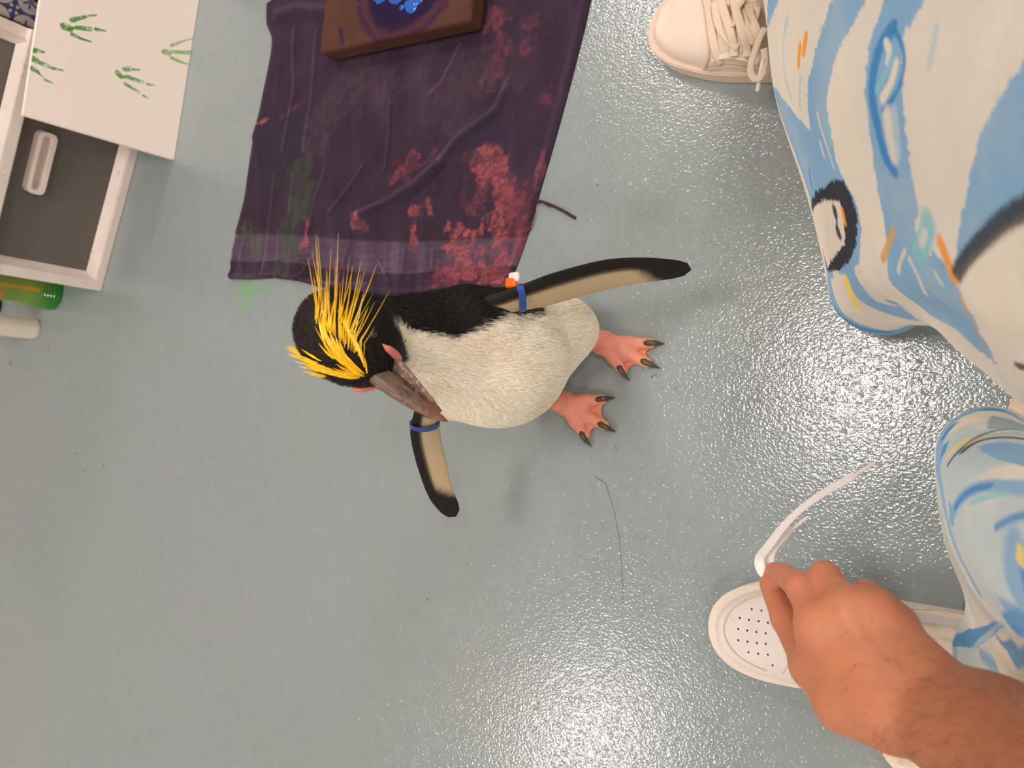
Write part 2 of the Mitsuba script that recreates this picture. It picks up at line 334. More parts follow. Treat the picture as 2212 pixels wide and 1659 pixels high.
th2 = curve([(*P(1162, 440)[:2], .004), (*P(1158, 470)[:2], .004), (*P(1150, 495)[:2], .003), (*P(1140, 508)[:2], .003)], 20)
put('towel__loose_thread', tube(th2, .0007, 5), 'thread_dark', smooth=True)

# ------------------------------------------------------------------ foam ink pad lying on the towel
zb = 0.010
pa, pb, pc = P(716, 132, .014), P(1040, 64, .014), P(738, 0, .04)
pe = unit((pb - pa) * [1, 1, 0]); pn = unit(np.cross([0, 0, 1], pe))
if pn[0] < 0: pn = -pn
pw = np.linalg.norm((pb - pa)[:2])
PADF = frame(pe, np.cross([0, 0, 1], pe), np.array([pa[0], pa[1], 0]))
sgn = 1 if np.cross([0, 0, 1], pe)[0] > 0 else -1
pdz, pdl = 0.032, 0.26
pad = rbox(pw, pdl, pdz, .006, 16, (pw / 2, sgn * pdl / 2, zb + pdz / 2))
pad = moved(pad.subdivide_to_size(.010), PADF)
pv = np.asarray(pad.vertices)
pcol = np.tile(lin(84, 54, 46), (len(pv), 1)) * (.75 + .5 * nz(pv, 40, 51))[:, None]
pl = (np.c_[pv, np.ones(len(pv))] @ np.linalg.inv(PADF).T)[:, :3]
def foam(p, n, uv): return mikit.noise(p.x * 700, p.y * 700, p.z * 700)
mat('foam', VCOL, rough=0.85, spec=0.2, bump=(foam, 3e-4), bscale=0.0004)
top = pl[:, 2] > zb + pdz * .8
ink_c = P(880, -40, .04)[:2]; tp = pv[:, :2]
w = np.linalg.norm((tp - ink_c) * [1.0, .9], axis=1) + .02 * (nz(pv, 60, 52) - .5)
pcol = blend(pcol, lin(70, 34, 60), top * sstep(.098, .085, w) * .45)
pcol = blend(pcol, lin(32, 20, 58), top * sstep(.080, .066, w) * .95)
pcol = blend(pcol, lin(58, 30, 62), top * sstep(.006, .002, np.abs(w - .088)) * .8)
for q in ((735, 62, 740, 92),):
    pcol = blend(pcol, lin(48, 26, 66), top * sstep(.005, .002, seg_dist(tp, P(q[0], q[1], .042)[:2], P(q[2], q[3], .042)[:2])))
k = put('foam_pad', pad, 'foam', smooth=True, color=pcol)
tag(k, 'thick brown foam pad with wet dark ink, lying on the purple towel', 'ink pad')
mat('blue_paint', lin(36, 96, 190), rough=0.18, spec=0.6)
drops = []
for x, y, r in ((890, 14, .011), (896, 4, .010), (880, 10, .006), (820, 0, .007), (828, -6, .008), (858, 2, .006), (905, -2, .009), (860, -16, .018), (885, -30, .02), (845, -38, .018), (870, -60, .025), (812, -4, .005), (868, 17, .004)):
    b = trimesh.creation.icosphere(2, r); b.vertices *= [1, 1, .28]; b.vertices *= (0.85 + .4 * nz(b.vertices, 120, int(x)))[:, None]
    b.apply_translation(P(x, y, zb + pdz) + [0, 0, .0005]); drops.append(b)
put(k + '__blue_paint', concat(*drops), 'blue_paint', smooth=True); tag(k + '__blue_paint', 'wet blobs of bright blue paint')

# ------------------------------------------------------------------ drawer cart, canvas, bottle and what stands by them
cL, cR = P(220, 630), P(300, 330)
ce = unit(cR - cL); cn = np.cross([0, 0, 1], ce)                # cn points into the cart
CART = frame(ce, cn, cL)
def cart_box(x0, x1, y0, y1, z0, z1, r=.003): return moved(rbox(x1 - x0, y1 - y0, z1 - z0, r, 8, ((x0 + x1) / 2, (y0 + y1) / 2, (z0 + z1) / 2)), CART)
def speck_plastic(p, n, uv):
    s = mikit.smoothstep(.80, .86, mikit.noise(p.x * 170, p.y * 170, p.z * 170)) * mikit.smoothstep(.5, .6, mikit.noise(p.x * 30, p.y * 30, p.z * 30))
    g = mikit.fbm(p.x * 14, p.y * 14, p.z * 14, 3)
    c = mi.Color3f(.80, .71, .65) * (.86 + .25 * g)
    return mikit.mix(c, mi.Color3f(.36, .27, .24), s * .35)
mat('white_plastic', mikit.proc(speck_plastic), rough=0.42, spec=0.5)
mat('cart_dark', (0.10, 0.09, 0.085), rough=0.6)
scene['smoky_plastic'] = {'type': 'twosided', 'bsdf': {'type': 'principled', 'base_color': rgb(lin(104, 97, 91)), 'roughness': 0.38, 'specular': 0.45}}
CW, CD, CHT = .447, .36, .70
frame_parts = [cart_box(0, .022, 0, CD, 0.0, CHT), cart_box(CW - .022, CW, 0, CD, 0, CHT), cart_box(0.01, CW - .01, 0.0, CD, .0, .020), cart_box(.01, CW - .01, CD - .02, CD, 0, CHT), cart_box(0, CW, 0, CD, CHT - .02, CHT)]
ct = put('drawer_cart', concat(*frame_parts), 'white_plastic')
tag(ct, 'white plastic drawer cart with smoky see through drawer fronts, standing past the towel', 'drawer cart')
def drawer(z0, z1, out, handle_u):
    "front rim, inner bevel, recessed smoky panel, cup handle"
    w0, w1, rim = .022, CW - .022, .0
    k = put('drawer_cart__drawer', concat(cart_box(w0, w1, out + .016, out + .020, z0, z1, .0015), cart_box(w0 + .004, w1 - .004, .1, CD - .03, z0, z0 + .004, .001)), 'smoky_plastic')
    bev = []
    for a, b in (((w0, z0), (w1, z0)), ((w1, z0), (w1, z1)), ((w1, z1), (w0, z1)), ((w0, z1), (w0, z0))):
        pa, pb = np.array(a), np.array(b); mid = np.array([(w0 + w1) / 2, (z0 + z1) / 2])
        ia, ib = pa + .012 * np.sign(mid - pa), pb + .012 * np.sign(mid - pb)
        q = [np.array([x, out + d, z]) for (x, z), d in ((pa, 0.0), (pb, 0.0), (ib, .014), (ia, .014), (pa, .016), (pb, .016))]
        bev.append(trimesh.Trimesh(np.array(q), [[0, 1, 2], [0, 2, 3], [0, 4, 5], [0, 5, 1], [4, 3, 2], [4, 2, 5]], process=False))
    put(k + '__rim', moved(concat(*bev), CART), 'white_plastic'); tag(k + '__rim', 'pale bevelled rim')
    if handle_u:
        a, b = handle_u; zh = z0 + (z1 - z0) * .745
        outer = manifold3d.CrossSection.square((b - a - .022, .026 - .022 + .006), True).offset(.011, manifold3d.JoinType.Round, 2, 24)
        inner = manifold3d.CrossSection.square((b - a - .030, .002), True).offset(.0075, manifold3d.JoinType.Round, 2, 24)
        body = manifold3d.Manifold.extrude(outer, .024) - manifold3d.Manifold.extrude(inner, .03).translate((0, 0.001, .004))
        hm = from_manifold(body.rotate((90, 0, 0)).translate(((a + b) / 2, out + .018, zh)))
        put(k + '__handle', moved(hm, CART), 'white_plastic', smooth=40); tag(k + '__handle', 'long rounded white cup handle')
    return k
drawer(.020, .222, .006, (.165, .283))
fr2 = .0
k2 = drawer(.246, .45, -.012, None)
put('drawer_cart__drawer_rail', concat(cart_box(.0, CW, -.014, .03, .224, .246, .002)), 'white_plastic')
k3 = drawer(.474, .675, -.002, (.165, .283))
put('drawer_cart__drawer_rail', cart_box(.0, CW, -.006, .03, .452, .474, .002), 'white_plastic')

# canvas: leans with its top edge on the cart
B0, Bq = P(376, 344, .001), P(430, 0, .001)
ke = unit(Bq - B0); ka = math.radians(13); kin = np.cross([0, 0, 1], ke)
kup = kin * math.sin(ka) + np.array([0, 0, 1]) * math.cos(ka); knorm = np.cross(ke, kup)   # knorm points to the camera side
if knorm.dot(EYE - B0) < 0: knorm = -knorm
CWD, CHH, CTH = .360, .257, .016
gx, gz = np.meshgrid(np.linspace(0, CWD, 520), np.linspace(0, CHH, 380), indexing='ij')
cpts = B0 + gx[..., None] * ke + gz[..., None] * kup
cp = np.c_[gx.ravel(), gz.ravel()]
ccol = np.tile((.92, .83, .77), (len(cp), 1)) * (.985 + .03 * nz(np.c_[cp, 0 * cp[:, 0]], 500, 61, 2))[:, None]
def on_canvas(px, py):
    d = ray(px, py); q = EYE + d * ((B0 - EYE).dot(knorm) / d.dot(knorm)); return np.array([(q - B0).dot(ke), (q - B0).dot(kup)])
sp = nz(np.c_[cp, 0 * cp[:, 0]], 420, 62, 3); sp2 = nz(np.c_[cp, 0 * cp[:, 0]], 110, 63, 2)
def toe(a, b, wa, wb, dens, color):
    global ccol
    a, b = on_canvas(*a), on_canvas(*b); ab = b - a
    t = np.clip(((cp - a) @ ab) / (ab @ ab), 0, 1)
    r = (wa + (wb - wa) * t) * .00068
    d = np.linalg.norm(cp - a - t[:, None] * ab, axis=1) / r
    rim = sstep(.55, .95, d) * .25
    cover = sstep(1.05, .85, d + (sp2 - .5) * .5) * sstep(.92 - dens * .25, .74 - dens * .25, sp - rim + t * .12)
    ccol = blend(ccol, lin(*color), cover * .92)
G1, G2, G3 = (58, 140, 44), (96, 156, 72), (130, 176, 112)
for q in (((138, 56), (152, 62), 9, 8, .35, G1), ((152, 62), (158, 61), 5, 4, .5, G1), ((165, 60), (195, 63), 5, 6, .25, G1), ((207, 63), (228, 67), 5, 2, .15, G1), ((155, 44), (186, 36), 6, 4, .35, G1), ((192, 34), (208, 33), 2.5, 2, .1, G1), ((156, 74), (174, 83), 5, 4, .35, G1), ((177, 84), (196, 90), 3.5, 2, .1, G1),
          ((72, 108), (96, 113), 7, 2.5, .5, G1), ((70, 127), (80, 131), 7, 7, .55, G1), ((85, 135), (104, 143), 5, 5, .5, G2), ((112, 147), (136, 152), 4, 2, .4, G2), ((68, 147), (82, 156), 6, 4, .5, G1), ((82, 157), (92, 166), 3, 1.5, .4, G1), ((97, 172), (113, 179), 3, 2, .2, G2),
          ((254, 158), (260, 164), 9, 8, .55, G2), ((262, 166), (270, 166), 6, 5, .6, G2), ((275, 166), (308, 177), 6, 5.5, .5, G2), ((318, 182), (338, 185), 4, 2, .45, G3), ((268, 150), (282, 150), 5, 5, .6, G2), ((287, 150), (302, 151), 3.5, 2, .5, G2), ((270, 181), (300, 199), 4.5, 3, .5, G2), ((309, 206), (319, 212), 2.5, 2, .2, G2), ((272, 143), (288, 144), 1, 1, .6, G3),
          ((354, 112), (362, 113), 8, 8, .5, G3), ((372, 112), (412, 114), 5, 6, .5, G3), ((370, 98), (396, 89), 4.5, 3, .5, G3), ((398, 88), (416, 83), 2, 1.5, .3, G3), ((371, 125), (388, 133), 5, 4, .5, G3), ((388, 133), (406, 139), 4, 2, .4, G3)):
    toe(*q)
for q, r in (((151, 127), .0012), ((119, 184), .001)):
    d = np.linalg.norm(cp - on_canvas(*q), axis=1); ccol = blend(ccol, lin(120, 70, 60), sstep(r, r * .6, d) * .8)
def weave(p, n, uv): return dr.sin(uv.x * 6283 * 1.0) * dr.sin(uv.y * 6283 * 1.0)
mat('primed_canvas', VCOL, rough=0.75, spec=0.25, bump=(weave, 1e-4), bscale=0.00006)
back = -knorm * CTH
cv = put('canvas', grid_mesh(cpts), 'primed_canvas', smooth=True, color=ccol, uv=cp)
tag(cv, 'white stretched canvas printed with green penguin footprints, leaning on the drawer cart', 'canvas')
mat('canvas_edge', (.90, .82, .76), rough=0.75, spec=0.25)
blk = rbox(CWD + .001, CTH, CHH + .001, .0015, 8, (CWD / 2, CTH / 2 + .0004, CHH / 2))
q4 = np.eye(4); q4[:3, 0], q4[:3, 1], q4[:3, 2], q4[:3, 3] = ke, -knorm, kup, B0
put(cv + '__wrapped_edge', moved(blk, q4), 'canvas_edge')

# green bottle standing upright beside the cart
bc = P(128, 634, .0); BR = .040
bc = bc + unit((bc - EYE) * [1, 1, 0]) * BR * .55
prof = [(0, .001), (BR * .9, .0), (BR * .985, .003), (BR, .008), (BR * .98, .014)]
for i in range(5): prof += [(BR * .985, .016 + i * .0065), (BR * .94, .019 + i * .0065)]
prof += [(BR * .95, .052), (BR * .90, .064), (BR * .82, .08), (BR * .82, .10), (BR * .9, .12), (BR * .97, .14), (BR, .17), (BR * .98, .19), (BR * .7, .205), (BR * .4, .212), (BR * .38, .225), (0, .225)]
def bottle_green(p, n, uv):
    z = p.z
    c = mikit.mix(mi.Color3f(.010, .20, .008), mi.Color3f(.16, .28, .03), mikit.smoothstep(.012, .07, z))
    return c
mat('green_plastic', mikit.proc(bottle_green), rough=0.14, spec=0.6, clearcoat=0.5)
bt = put('bottle', moved(lathe(prof, 48), trimesh.transformations.translation_matrix(bc)), 'green_plastic', smooth=35)
tag(bt, 'translucent green plastic bottle with ribbed base standing beside the drawer cart', 'bottle')
mat('yellow_print', lin(190, 150, 20), rough=0.4); mat('orange_print', lin(205, 110, 60), rough=0.5)
def on_bottle(a0, a1, z0, z1, n=14):
    "thin curved label on the bottle's side, angles measured from the side that faces the camera"
    base = math.atan2(-(bc[1]), -(bc[0]))
    aa, zz = np.meshgrid(np.linspace(a0, a1, n) + base, np.linspace(z0, z1, n), indexing='ij')
    rr = np.interp(zz, [q[1] for q in prof[4:]], [q[0] for q in prof[4:]]) + .0006
    return grid_mesh(np.stack([bc[0] + rr * np.cos(aa), bc[1] + rr * np.sin(aa), zz], -1))
put(bt + '__stripe', on_bottle(-.10, .12, .048, .18), 'yellow_print', smooth=True); tag(bt + '__stripe', 'yellow stripe down the bottle')
put(bt + '__sticker', on_bottle(-.95, -.35, .115, .15), 'orange_print', smooth=True); tag(bt + '__sticker', 'orange sticker')

# white round leg of something standing past the frame
lc = P(88, 712, 0); lc = lc + unit((lc - EYE) * [1, 1, 0]) * .022
lr = .024
mat('cream_plastic', (.78, .72, .62), rough=0.4)
lg = put('table_leg', moved(lathe([(0, 0), (lr * .86, 0), (lr, .006), (lr, .30), (lr, .70), (0, .70)], 36), trimesh.transformations.translation_matrix(lc)), 'cream_plastic', smooth=35)
tag(lg, 'thick round cream white leg standing on the floor beside the green bottle', 'table leg')
lc2 = P(8, 666, 0) + [.01, .03, 0]
lg2 = put('table_leg', moved(lathe([(0, .012), (.018, .012), (.020, .016), (.020, .70), (0, .70)], 28), trimesh.transformations.translation_matrix(lc2)), 'cream_plastic', smooth=35)
tag(lg2, 'white leg with black foot cap at the left edge behind the green bottle', 'table leg')
mat('black_rubber', (.015, .015, .015), rough=0.6)
put(lg2 + '__foot_cap', moved(lathe([(0, 0), (.0215, 0), (.0225, .004), (.0225, .012), (.019, .0125), (0, .0125)], 28), trimesh.transformations.translation_matrix(lc2)), 'black_rubber', smooth=35)

# patterned storage box and dark bin on the far side of the cart
def tiles(p, n, uv):
    u, v = uv.x * 22, uv.y * 22
    cx, cy = dr.floor(u) + .5, dr.floor(v) + .5
    d = dr.sqrt(dr.square(u - cx) + dr.square(v - cy))
    a = dr.atan2(v - cy, u - cx)
    c = mikit.mix(mi.Color3f(.030, .034, .12), mi.Color3f(.40, .35, .35), 1 - mikit.smoothstep(.44, .48, d))
    petal = .16 + .13 * dr.cos(a * 6)
    c = mikit.mix(c, mi.Color3f(.05, .06, .18), 1 - mikit.smoothstep(petal - .02, petal + .03, d))
    ex, ey = dr.abs(u - dr.round(u)), dr.abs(v - dr.round(v))
    return mikit.mix(c, mi.Color3f(.42, .37, .37), (1 - mikit.smoothstep(.05, .08, dr.sqrt(dr.square(ex - .11) + dr.square(ey - .11)))))
mat('patterned_card', mikit.proc(tiles), rough=0.6)
mat('dark_bin', (.028, .034, .032), rough=0.5); mat('grey_bin', (.16, .15, .13), rough=0.6)
def loc_box(x0, x1, y0, y1, z0, z1, r=.004): return cart_box(x0, x1, y0, y1, z0, z1, r)
def box_uv(mesh):
    l = (np.c_[np.asarray(mesh.vertices), np.ones(len(mesh.vertices))] @ np.linalg.inv(CART).T)[:, :3]
    return np.c_[l[:, 0] + l[:, 1], l[:, 2] + .35 * l[:, 1]]
pbx = loc_box(.452, .498, .03, .33, .0, .42)
k = put('storage_box', pbx, 'patterned_card', uv=box_uv(pbx)); tag(k, 'navy and white flower patterned storage box in the corner beyond the drawer cart', 'storage box')
k = put('dark_bin', loc_box(.51, .80, .05, .40, .0, .33, .012), 'dark_bin'); tag(k, 'dark green black bin behind the patterned box in the corner', 'bin')

# ------------------------------------------------------------------ penguin
PA = np.array([.096, .468, 0.0])
S_, F_, Z_ = np.array([.755, -.656, 0]), np.array([-.656, -.755, 0]), np.array([0, 0, 1.0])   # its left, its front, up
MP = np.stack([S_, F_, Z_])                                     # rows
def pw_(q): return np.asarray(q, float) @ MP + PA               # local (left, front, up) -> world
def pl_(w): return (np.asarray(w, float) - PA) @ MP.T
# head axes
HC = pw_((-.004, .016, .422))
cam = unit(EYE - HC)
hf = unit(.77 * ROT[:, 0] + .64 * ROT[:, 1] + .02 * cam)
cam = unit(cam - hf * cam.dot(hf)); l0 = np.cross(cam, hf); ha = math.radians(31)
hu, hl = cam * math.cos(ha) - l0 * math.sin(ha), l0 * math.cos(ha) + cam * math.sin(ha)
HAX = np.stack([hl, hf, hu])
def hw_(q): return np.asarray(q, float) @ HAX + HC
# flippers: centre line in world, width and thickness
def flipper(points, across, wid, thick):
    n = 40
    c = curve(points, n); t = np.gradient(c, axis=0); t /= np.linalg.norm(t, axis=1, keepdims=True)
    a = np.array(across) if np.ndim(across) == 2 else np.tile(across, (n, 1))
    a = a - t * np.sum(a * t, axis=1, keepdims=True); a /= np.linalg.norm(a, axis=1, keepdims=True)
    nrm = np.cross(t, a)
    s = np.linspace(0, 1, n)
    w = np.interp(s, [0, .12, .3, .55, .8, .92, .98, 1], np.array([.62, .74, .98, 1.0, .88, .70, .46, .06])) * wid
    th = np.interp(s, [0, .2, .7, 1], [1.5, 1.0, .7, .25]) * thick
    k = np.arange(36) * 2 * np.pi / 36
    ring = c[:, None] + w[:, None, None] * np.cos(k)[None, :, None] * a[:, None] + th[:, None, None] * np.sin(k)[None, :, None] * nrm[:, None]
    mesh = grid_mesh(ring, close_v=True)
    v = np.vstack([mesh.vertices, c[:1], c[-1:]]); f = list(mesh.faces); N0 = n * 36
    for j in range(36):
        f += [[N0, (j + 1) % 36, j], [N0 + 1, (n - 1) * 36 + j, (n - 1) * 36 + (j + 1) % 36]]
    out = trimesh.Trimesh(v, f, process=False); out.fix_normals()
    S = np.concatenate([np.repeat(s, 36), [0, 1]]); K = np.concatenate([np.tile(k, n), [0, 0]])
    return out, S, K, c, t
shL, shR = pw_((.058, .010, .270)), pw_((-.054, .012, .268))
flL_pts = [shL, P(1140, 640, .245), P(1300, 596, .185), P(1400, 584, .150), P(1492, 582, .125)]
flR_pts = [shR, P(918, 930, .230), P(935, 1010, .190), P(955, 1070, .165), P(985, 1115, .145)]
camL, camR = unit(EYE - flL_pts[2]), unit(EYE - flR_pts[2])
fL, sL_, kL_, cLn, tL = flipper(flL_pts, unit(np.array([.75, .25, .25]) + .95 * camL), .0200, .0050)
fR, sR_, kR_, cRn, tR = flipper(flR_pts, unit(np.array([-.1, 1.0, .5]) + .35 * camR), .0165, .0045)
BELLY = [(0, .016, .155), (.080, .080, .112)]
def d_body(w):
    q = pl_(w)
    E = np.eye(3)
    d = [d_ell(q, (.002, -.012, .150), E, (.072, .062, .104)),
         d_ell(q, (-.004, .014, .198), E, (.064, .066, .086)),
         d_ell(q, (-.006, -.004, .255), E, (.053, .053, .095)),
         d_cone(q, (-.006, -.008, .300), (.000, -.002, .375), .039, .034)]
    for sg in (1, -1):
        d.append(d_ell(q, (sg * .047 + .004, -.008, .080), E, (.034, .036, .052)))
        d.append(d_cone(q, (sg * .046, .000, .270), (sg * .054, .004, .260), .020, .016))
    d.append(d_cone(q, (0, -.070, .09), (0, -.115, .045), .034, .010))
    d = fold(d, .035)
    # legs
    h = (w - HC) @ HAX.T
    E = np.eye(3)
    hd = smin(d_ell(h, (.005, -.004, 0), E, (.0375, .0425, .036)), d_ell(h, (0, .016, -.006), E, (.021, .026, .022)), .014)
    hd = smin(hd, d_ell(h, (0, .004, -.014), E, (.031, .034, .026)), .012)
    d = smin(d, hd, .030)
    return d
lo = np.minimum(pw_((-.11, .12, 0)), pw_((.11, -.16, 0))) - .06
body = nets(d_body, [-.06, .33, .002], [.24, .62, .48], .0026)
body = trimesh.Trimesh(*trimesh.remesh.subdivide(body.vertices, body.faces), process=False)
# feet: three toes with web on a short shank
def foot_shape(ankle, tips, heel):
    ank = np.array(ankle); tips = [np.array(t) for t in tips]; heel = np.array(heel)
    root = ank * .55 + np.mean([t for t in tips], axis=0) * .10 + heel * .35; root[2] = .017
    def d(w):
        ds = []
        for i, t in enumerate(tips):
            b = root + (t - root) * .93; b[2] = .0055
            mid = root + (t - root) * .5; mid[2] = .0125
            ds += [d_cone(w, root, mid, .0115, .0078), d_cone(w, mid, b, .0080, .0064)]
        ds.append(d_cone(w, heel, root, .010, .012))
        d0 = fold(ds, .006)
        ds = [d_cone(w, ank + [0, 0, .012], heel + [0, 0, .004], .0125, .0115)]
        d0 = smin(d0, ds[0], .010)
        # web between neighbouring toes: a thin sheet bounded by a scalloped front edge
        web = np.full(len(w), 1e3)
        for a, b in ((0, 1), (1, 2)):
            for k in np.linspace(.0, 1, 11):
                t = tips[a] * (1 - k) + tips[b] * k
                reach = .95 - .13 * math.sin(math.pi * k)
                e = root + (t - root) * reach; e[2] = .0026
                r0 = root.copy(); r0[2] = .0065
                web = np.minimum(web, d_cone(w, r0, e, .0042, .0024))
        web += .0004
        return smin(d0, web, .004)
    pts = np.vstack([tips, [heel], [ank]])
    lo = pts.min(0) - .02; hi = pts.max(0) + .02; lo[2] = 0.0004; hi[2] = .05
    mesh = nets(lambda w: np.maximum(d(w), .0008 - w[:, 2]), lo - [0, 0, .002], hi, .0011)
    return mesh, root
zt_ = .006
TL = [P(1412, 742, zt_), P(1404, 786, zt_), P(1347, 803, zt_)]
TR = [P(1306, 862, zt_), P(1310, 922, zt_), P(1266, 946, zt_)]
footL, rootL = foot_shape(P(1296, 735, .022), TL, P(1300, 742, .014))
footR, rootR = foot_shape(P(1212, 868, .022), TR, P(1216, 868, .014))
def as_m(mesh): return manifold3d.Manifold(manifold3d.Mesh(np.asarray(mesh.vertices, np.float32), np.asarray(mesh.faces, np.uint32)))
pieces = [body, fL, fR, footL, footR]
joined = from_manifold(manifold3d.Manifold.batch_boolean([as_m(q) for q in pieces], manifold3d.OpType.Add))
jv = np.asarray(joined.vertices)
BLACK, WHITE = lin(26, 22, 20), np.array([.92, .85, .71])
q = pl_(jv); hq = (jv - HC) @ HAX.T
ang = np.degrees(np.arctan2(q[:, 0], q[:, 1]))                          # 0 = front, + = left
jag = (nz(jv, 260, 71, 3) - .5); jag2 = (meshkit.noise(jv * [420, 420, 90], 72) - .5)
zz = q[:, 2] + .012 * jag2
lim = np.interp(zz, [.0, .06, .11, .135, .160, .173, .184, .207, .252, .274, .300, .313, .331, .363, .40], [175, 160, 140, 118, 104, 90, 77, 73, 69, 62, 52, 44, 44, 46, 49])
thr = .364 + .034 * sstep(0, 48, np.abs(ang))
white = sstep(5, -5, np.abs(ang) - lim + 16 * jag) * sstep(.004, -.004, q[:, 2] - thr + .010 * jag)
neck_out = d_ell(hq, (0, .004, -.006), np.eye(3), (.038, .046, .033))
white *= sstep(.0, .006, neck_out)
pcol = np.tile(BLACK, (len(jv), 1)) * (.75 + .5 * nz(jv, 90, 73))[:, None]
pcol = blend(pcol, lin(44, 33, 28), sstep(.06, .03, np.linalg.norm(hq, axis=1)) * sstep(.0, .03, hq[:, 2]) * .6)
wcol = np.tile(WHITE, (len(jv), 1)) * (.93 + .10 * nz(jv, 45, 74))[:, None]
wcol = blend(wcol, (.70, .58, .42), sstep(.45, .75, nz(jv, 22, 75)) * .30)
pcol = pcol * (1 - white[:, None]) + wcol * white[:, None]
for x, y, r in ((1163, 746, .0032), (1168, 741, .002), (1226, 772, .0012), (956, 829, .0012), (962, 832, .0011)):
    dd = unit(ray(x, y)); t = .3
    for _ in range(60): t += max(d_body((EYE + dd * t)[None])[0], 0) * .9
    pcol = blend(pcol, (.22, .20, .16), sstep(r, r * .3, np.linalg.norm(jv - EYE - dd * t, axis=1)) * .7)
# flippers and feet get their colours from the piece each vertex came from
def own(mesh, tol=1e-4):
    d, i = cKDTree(mesh.vertices).query(jv, distance_upper_bound=tol); return d < tol, np.minimum(i, len(mesh.vertices) - 1)
bd, _ = cKDTree(body.vertices).query(jv)
for fm, ss, kk, under in ((fL, sL_, kL_, 1), (fR, sR_, kR_, 1)):
    hit, i = own(fm); hit &= bd > 2e-4
    s, k = ss[i], kk[i]; c, si = np.cos(k), np.sin(k)
    n = fm.vertex_normals[i]; facing = n @ unit(EYE - fm.vertices.mean(0))
    side = np.sign(np.median(si[hit & (facing > .3)])) if np.any(hit & (facing > .3)) else 1
    cream = sstep(-.2, .1, si * side) * sstep(.80, .68, s + .05 * jag + .10 * (c - .0)) * sstep(.42, .12, c)
    fc = np.tile(lin(30, 26, 24), (len(jv), 1)); fc = blend(fc, lin(190, 170, 136), cream)
    pcol[hit] = fc[hit]
for fm in (footL, footR):
    hit, i = own(fm)
    low = hit & ((bd > 1e-3))
    fc = np.tile(lin(226, 148, 130), (len(jv), 1)) * (.82 + .32 * nz(jv, 120, 76))[:, None]
    fc = blend(fc, lin(212, 108, 100), sstep(.55, .8, nz(jv, 60, 77)) * .5)
    fc = blend(fc, lin(226, 160, 112), sstep(.035, .055, np.linalg.norm(jv - (rootL if fm is footL else rootR), axis=1)) * .55)
    fc = blend(fc, lin(30, 26, 18), sstep(.0036, .0018, jv[:, 2]) * .8)
    pcol[low] = fc[low]
mat('plumage', VCOL, rough=0.62, spec=0.25)
pg = put('penguin__body', joined, 'plumage', smooth=True, color=pcol)
tag('penguin', 'crested penguin with yellow brow feathers and pink feet standing on the grey floor', 'penguin')
tag('penguin__body', 'black back, white belly, flippers and webbed pink feet')
# short feathers lying over the coat
samples, fi = trimesh.sample.sample_surface(trimesh.Trimesh(body.vertices, body.faces, process=False), 46000, seed=5)
nb = trimesh.Trimesh(body.vertices, body.faces, process=False).face_normals[fi]
dj, ij = cKDTree(jv).query(samples)
fd = trimesh.proximity  # (unused name kept out of the scene)
keep = (dj < .0025)
samples, nb, ij = samples[keep], nb[keep], ij[keep]
inhead = np.linalg.norm(samples - HC, axis=1) < .062
dirw = np.tile([0, 0, -1.0], (len(samples), 1)) + .25 * (rng.random((len(samples), 3)) - .5)
dirw[inhead] = -hf - .25 * hu + .25 * (rng.random((inhead.sum(), 3)) - .5)
dirw -= nb * np.sum(dirw * nb, axis=1, keepdims=True); dirw /= np.maximum(np.linalg.norm(dirw, axis=1, keepdims=True), 1e-6)
ln = np.where(inhead, .0055, .0095) * (.7 + .6 * rng.random(len(samples)))
sd = np.cross(nb, dirw); wd = np.where(inhead, .00035, .00055)
tip = samples + dirw * ln[:, None] + nb * (.0008 + .0010 * rng.random(len(samples)))[:, None]
base0 = samples - nb * .0004
tv_ = np.stack([base0 - sd * wd[:, None], base0 + sd * wd[:, None], samples + dirw * ln[:, None] * .55 + nb * .0009 + sd * wd[:, None] * .7, tip, samples + dirw * ln[:, None] * .55 + nb * .0009 - sd * wd[:, None] * .7], 1)
nv = len(samples); o5 = np.arange(nv)[:, None] * 5
tf_ = np.concatenate([o5 + [0, 1, 2], o5 + [0, 2, 4], o5 + [4, 2, 3]])
fcol = np.clip(pcol[ij] * (.92 + .32 * rng.random((nv, 1))), 0, .97)
pick = cKDTree(jv).query(samples + .0 * dirw)[1]
mat('feather', VCOL, rough=0.6, spec=0.2)
put('penguin__plumage', trimesh.Trimesh(tv_.reshape(-1, 3), tf_, process=False), 'feather', color=np.repeat(fcol, 5, axis=0))
tag('penguin__plumage', 'short fine feathers over the coat', kind='stuff')

# claws
def claw_mat(p, n, uv): return mikit.mix(mi.Color3f(.030, .024, .016), mi.Color3f(.11, .09, .06), mikit.fbm(p.x * 300, p.y * 300, p.z * 300, 2))
mat('claw_horn', mikit.proc(claw_mat), rough=0.35)
for tips, root in ((TL, rootL), (TR, rootR)):
    for t in tips:
        d = unit((t - root) * [1, 1, 0]); s0 = t - d * .010
        c = curve([s0 + [0, 0, .0055], t - d * .002 + [0, 0, .0062], t + d * .007 + [0, 0, .001], t + d * .0125 - [0, 0, .0035]], 12)
        put('penguin__claw', tube(c, np.interp(np.linspace(0, 1, 12), [0, .2, .6, 1], [.0026, .0040, .0031, .0005]), 10), 'claw_horn', smooth=True)
tag('penguin__claw', 'dark curved claws')

def on_body(x, y, lift=0.0):
    d = unit(ray(x, y)); t = .3
    for _ in range(60): t += max(d_body((EYE + d * t)[None])[0], 0) * .9
    return EYE + d * (t - lift)
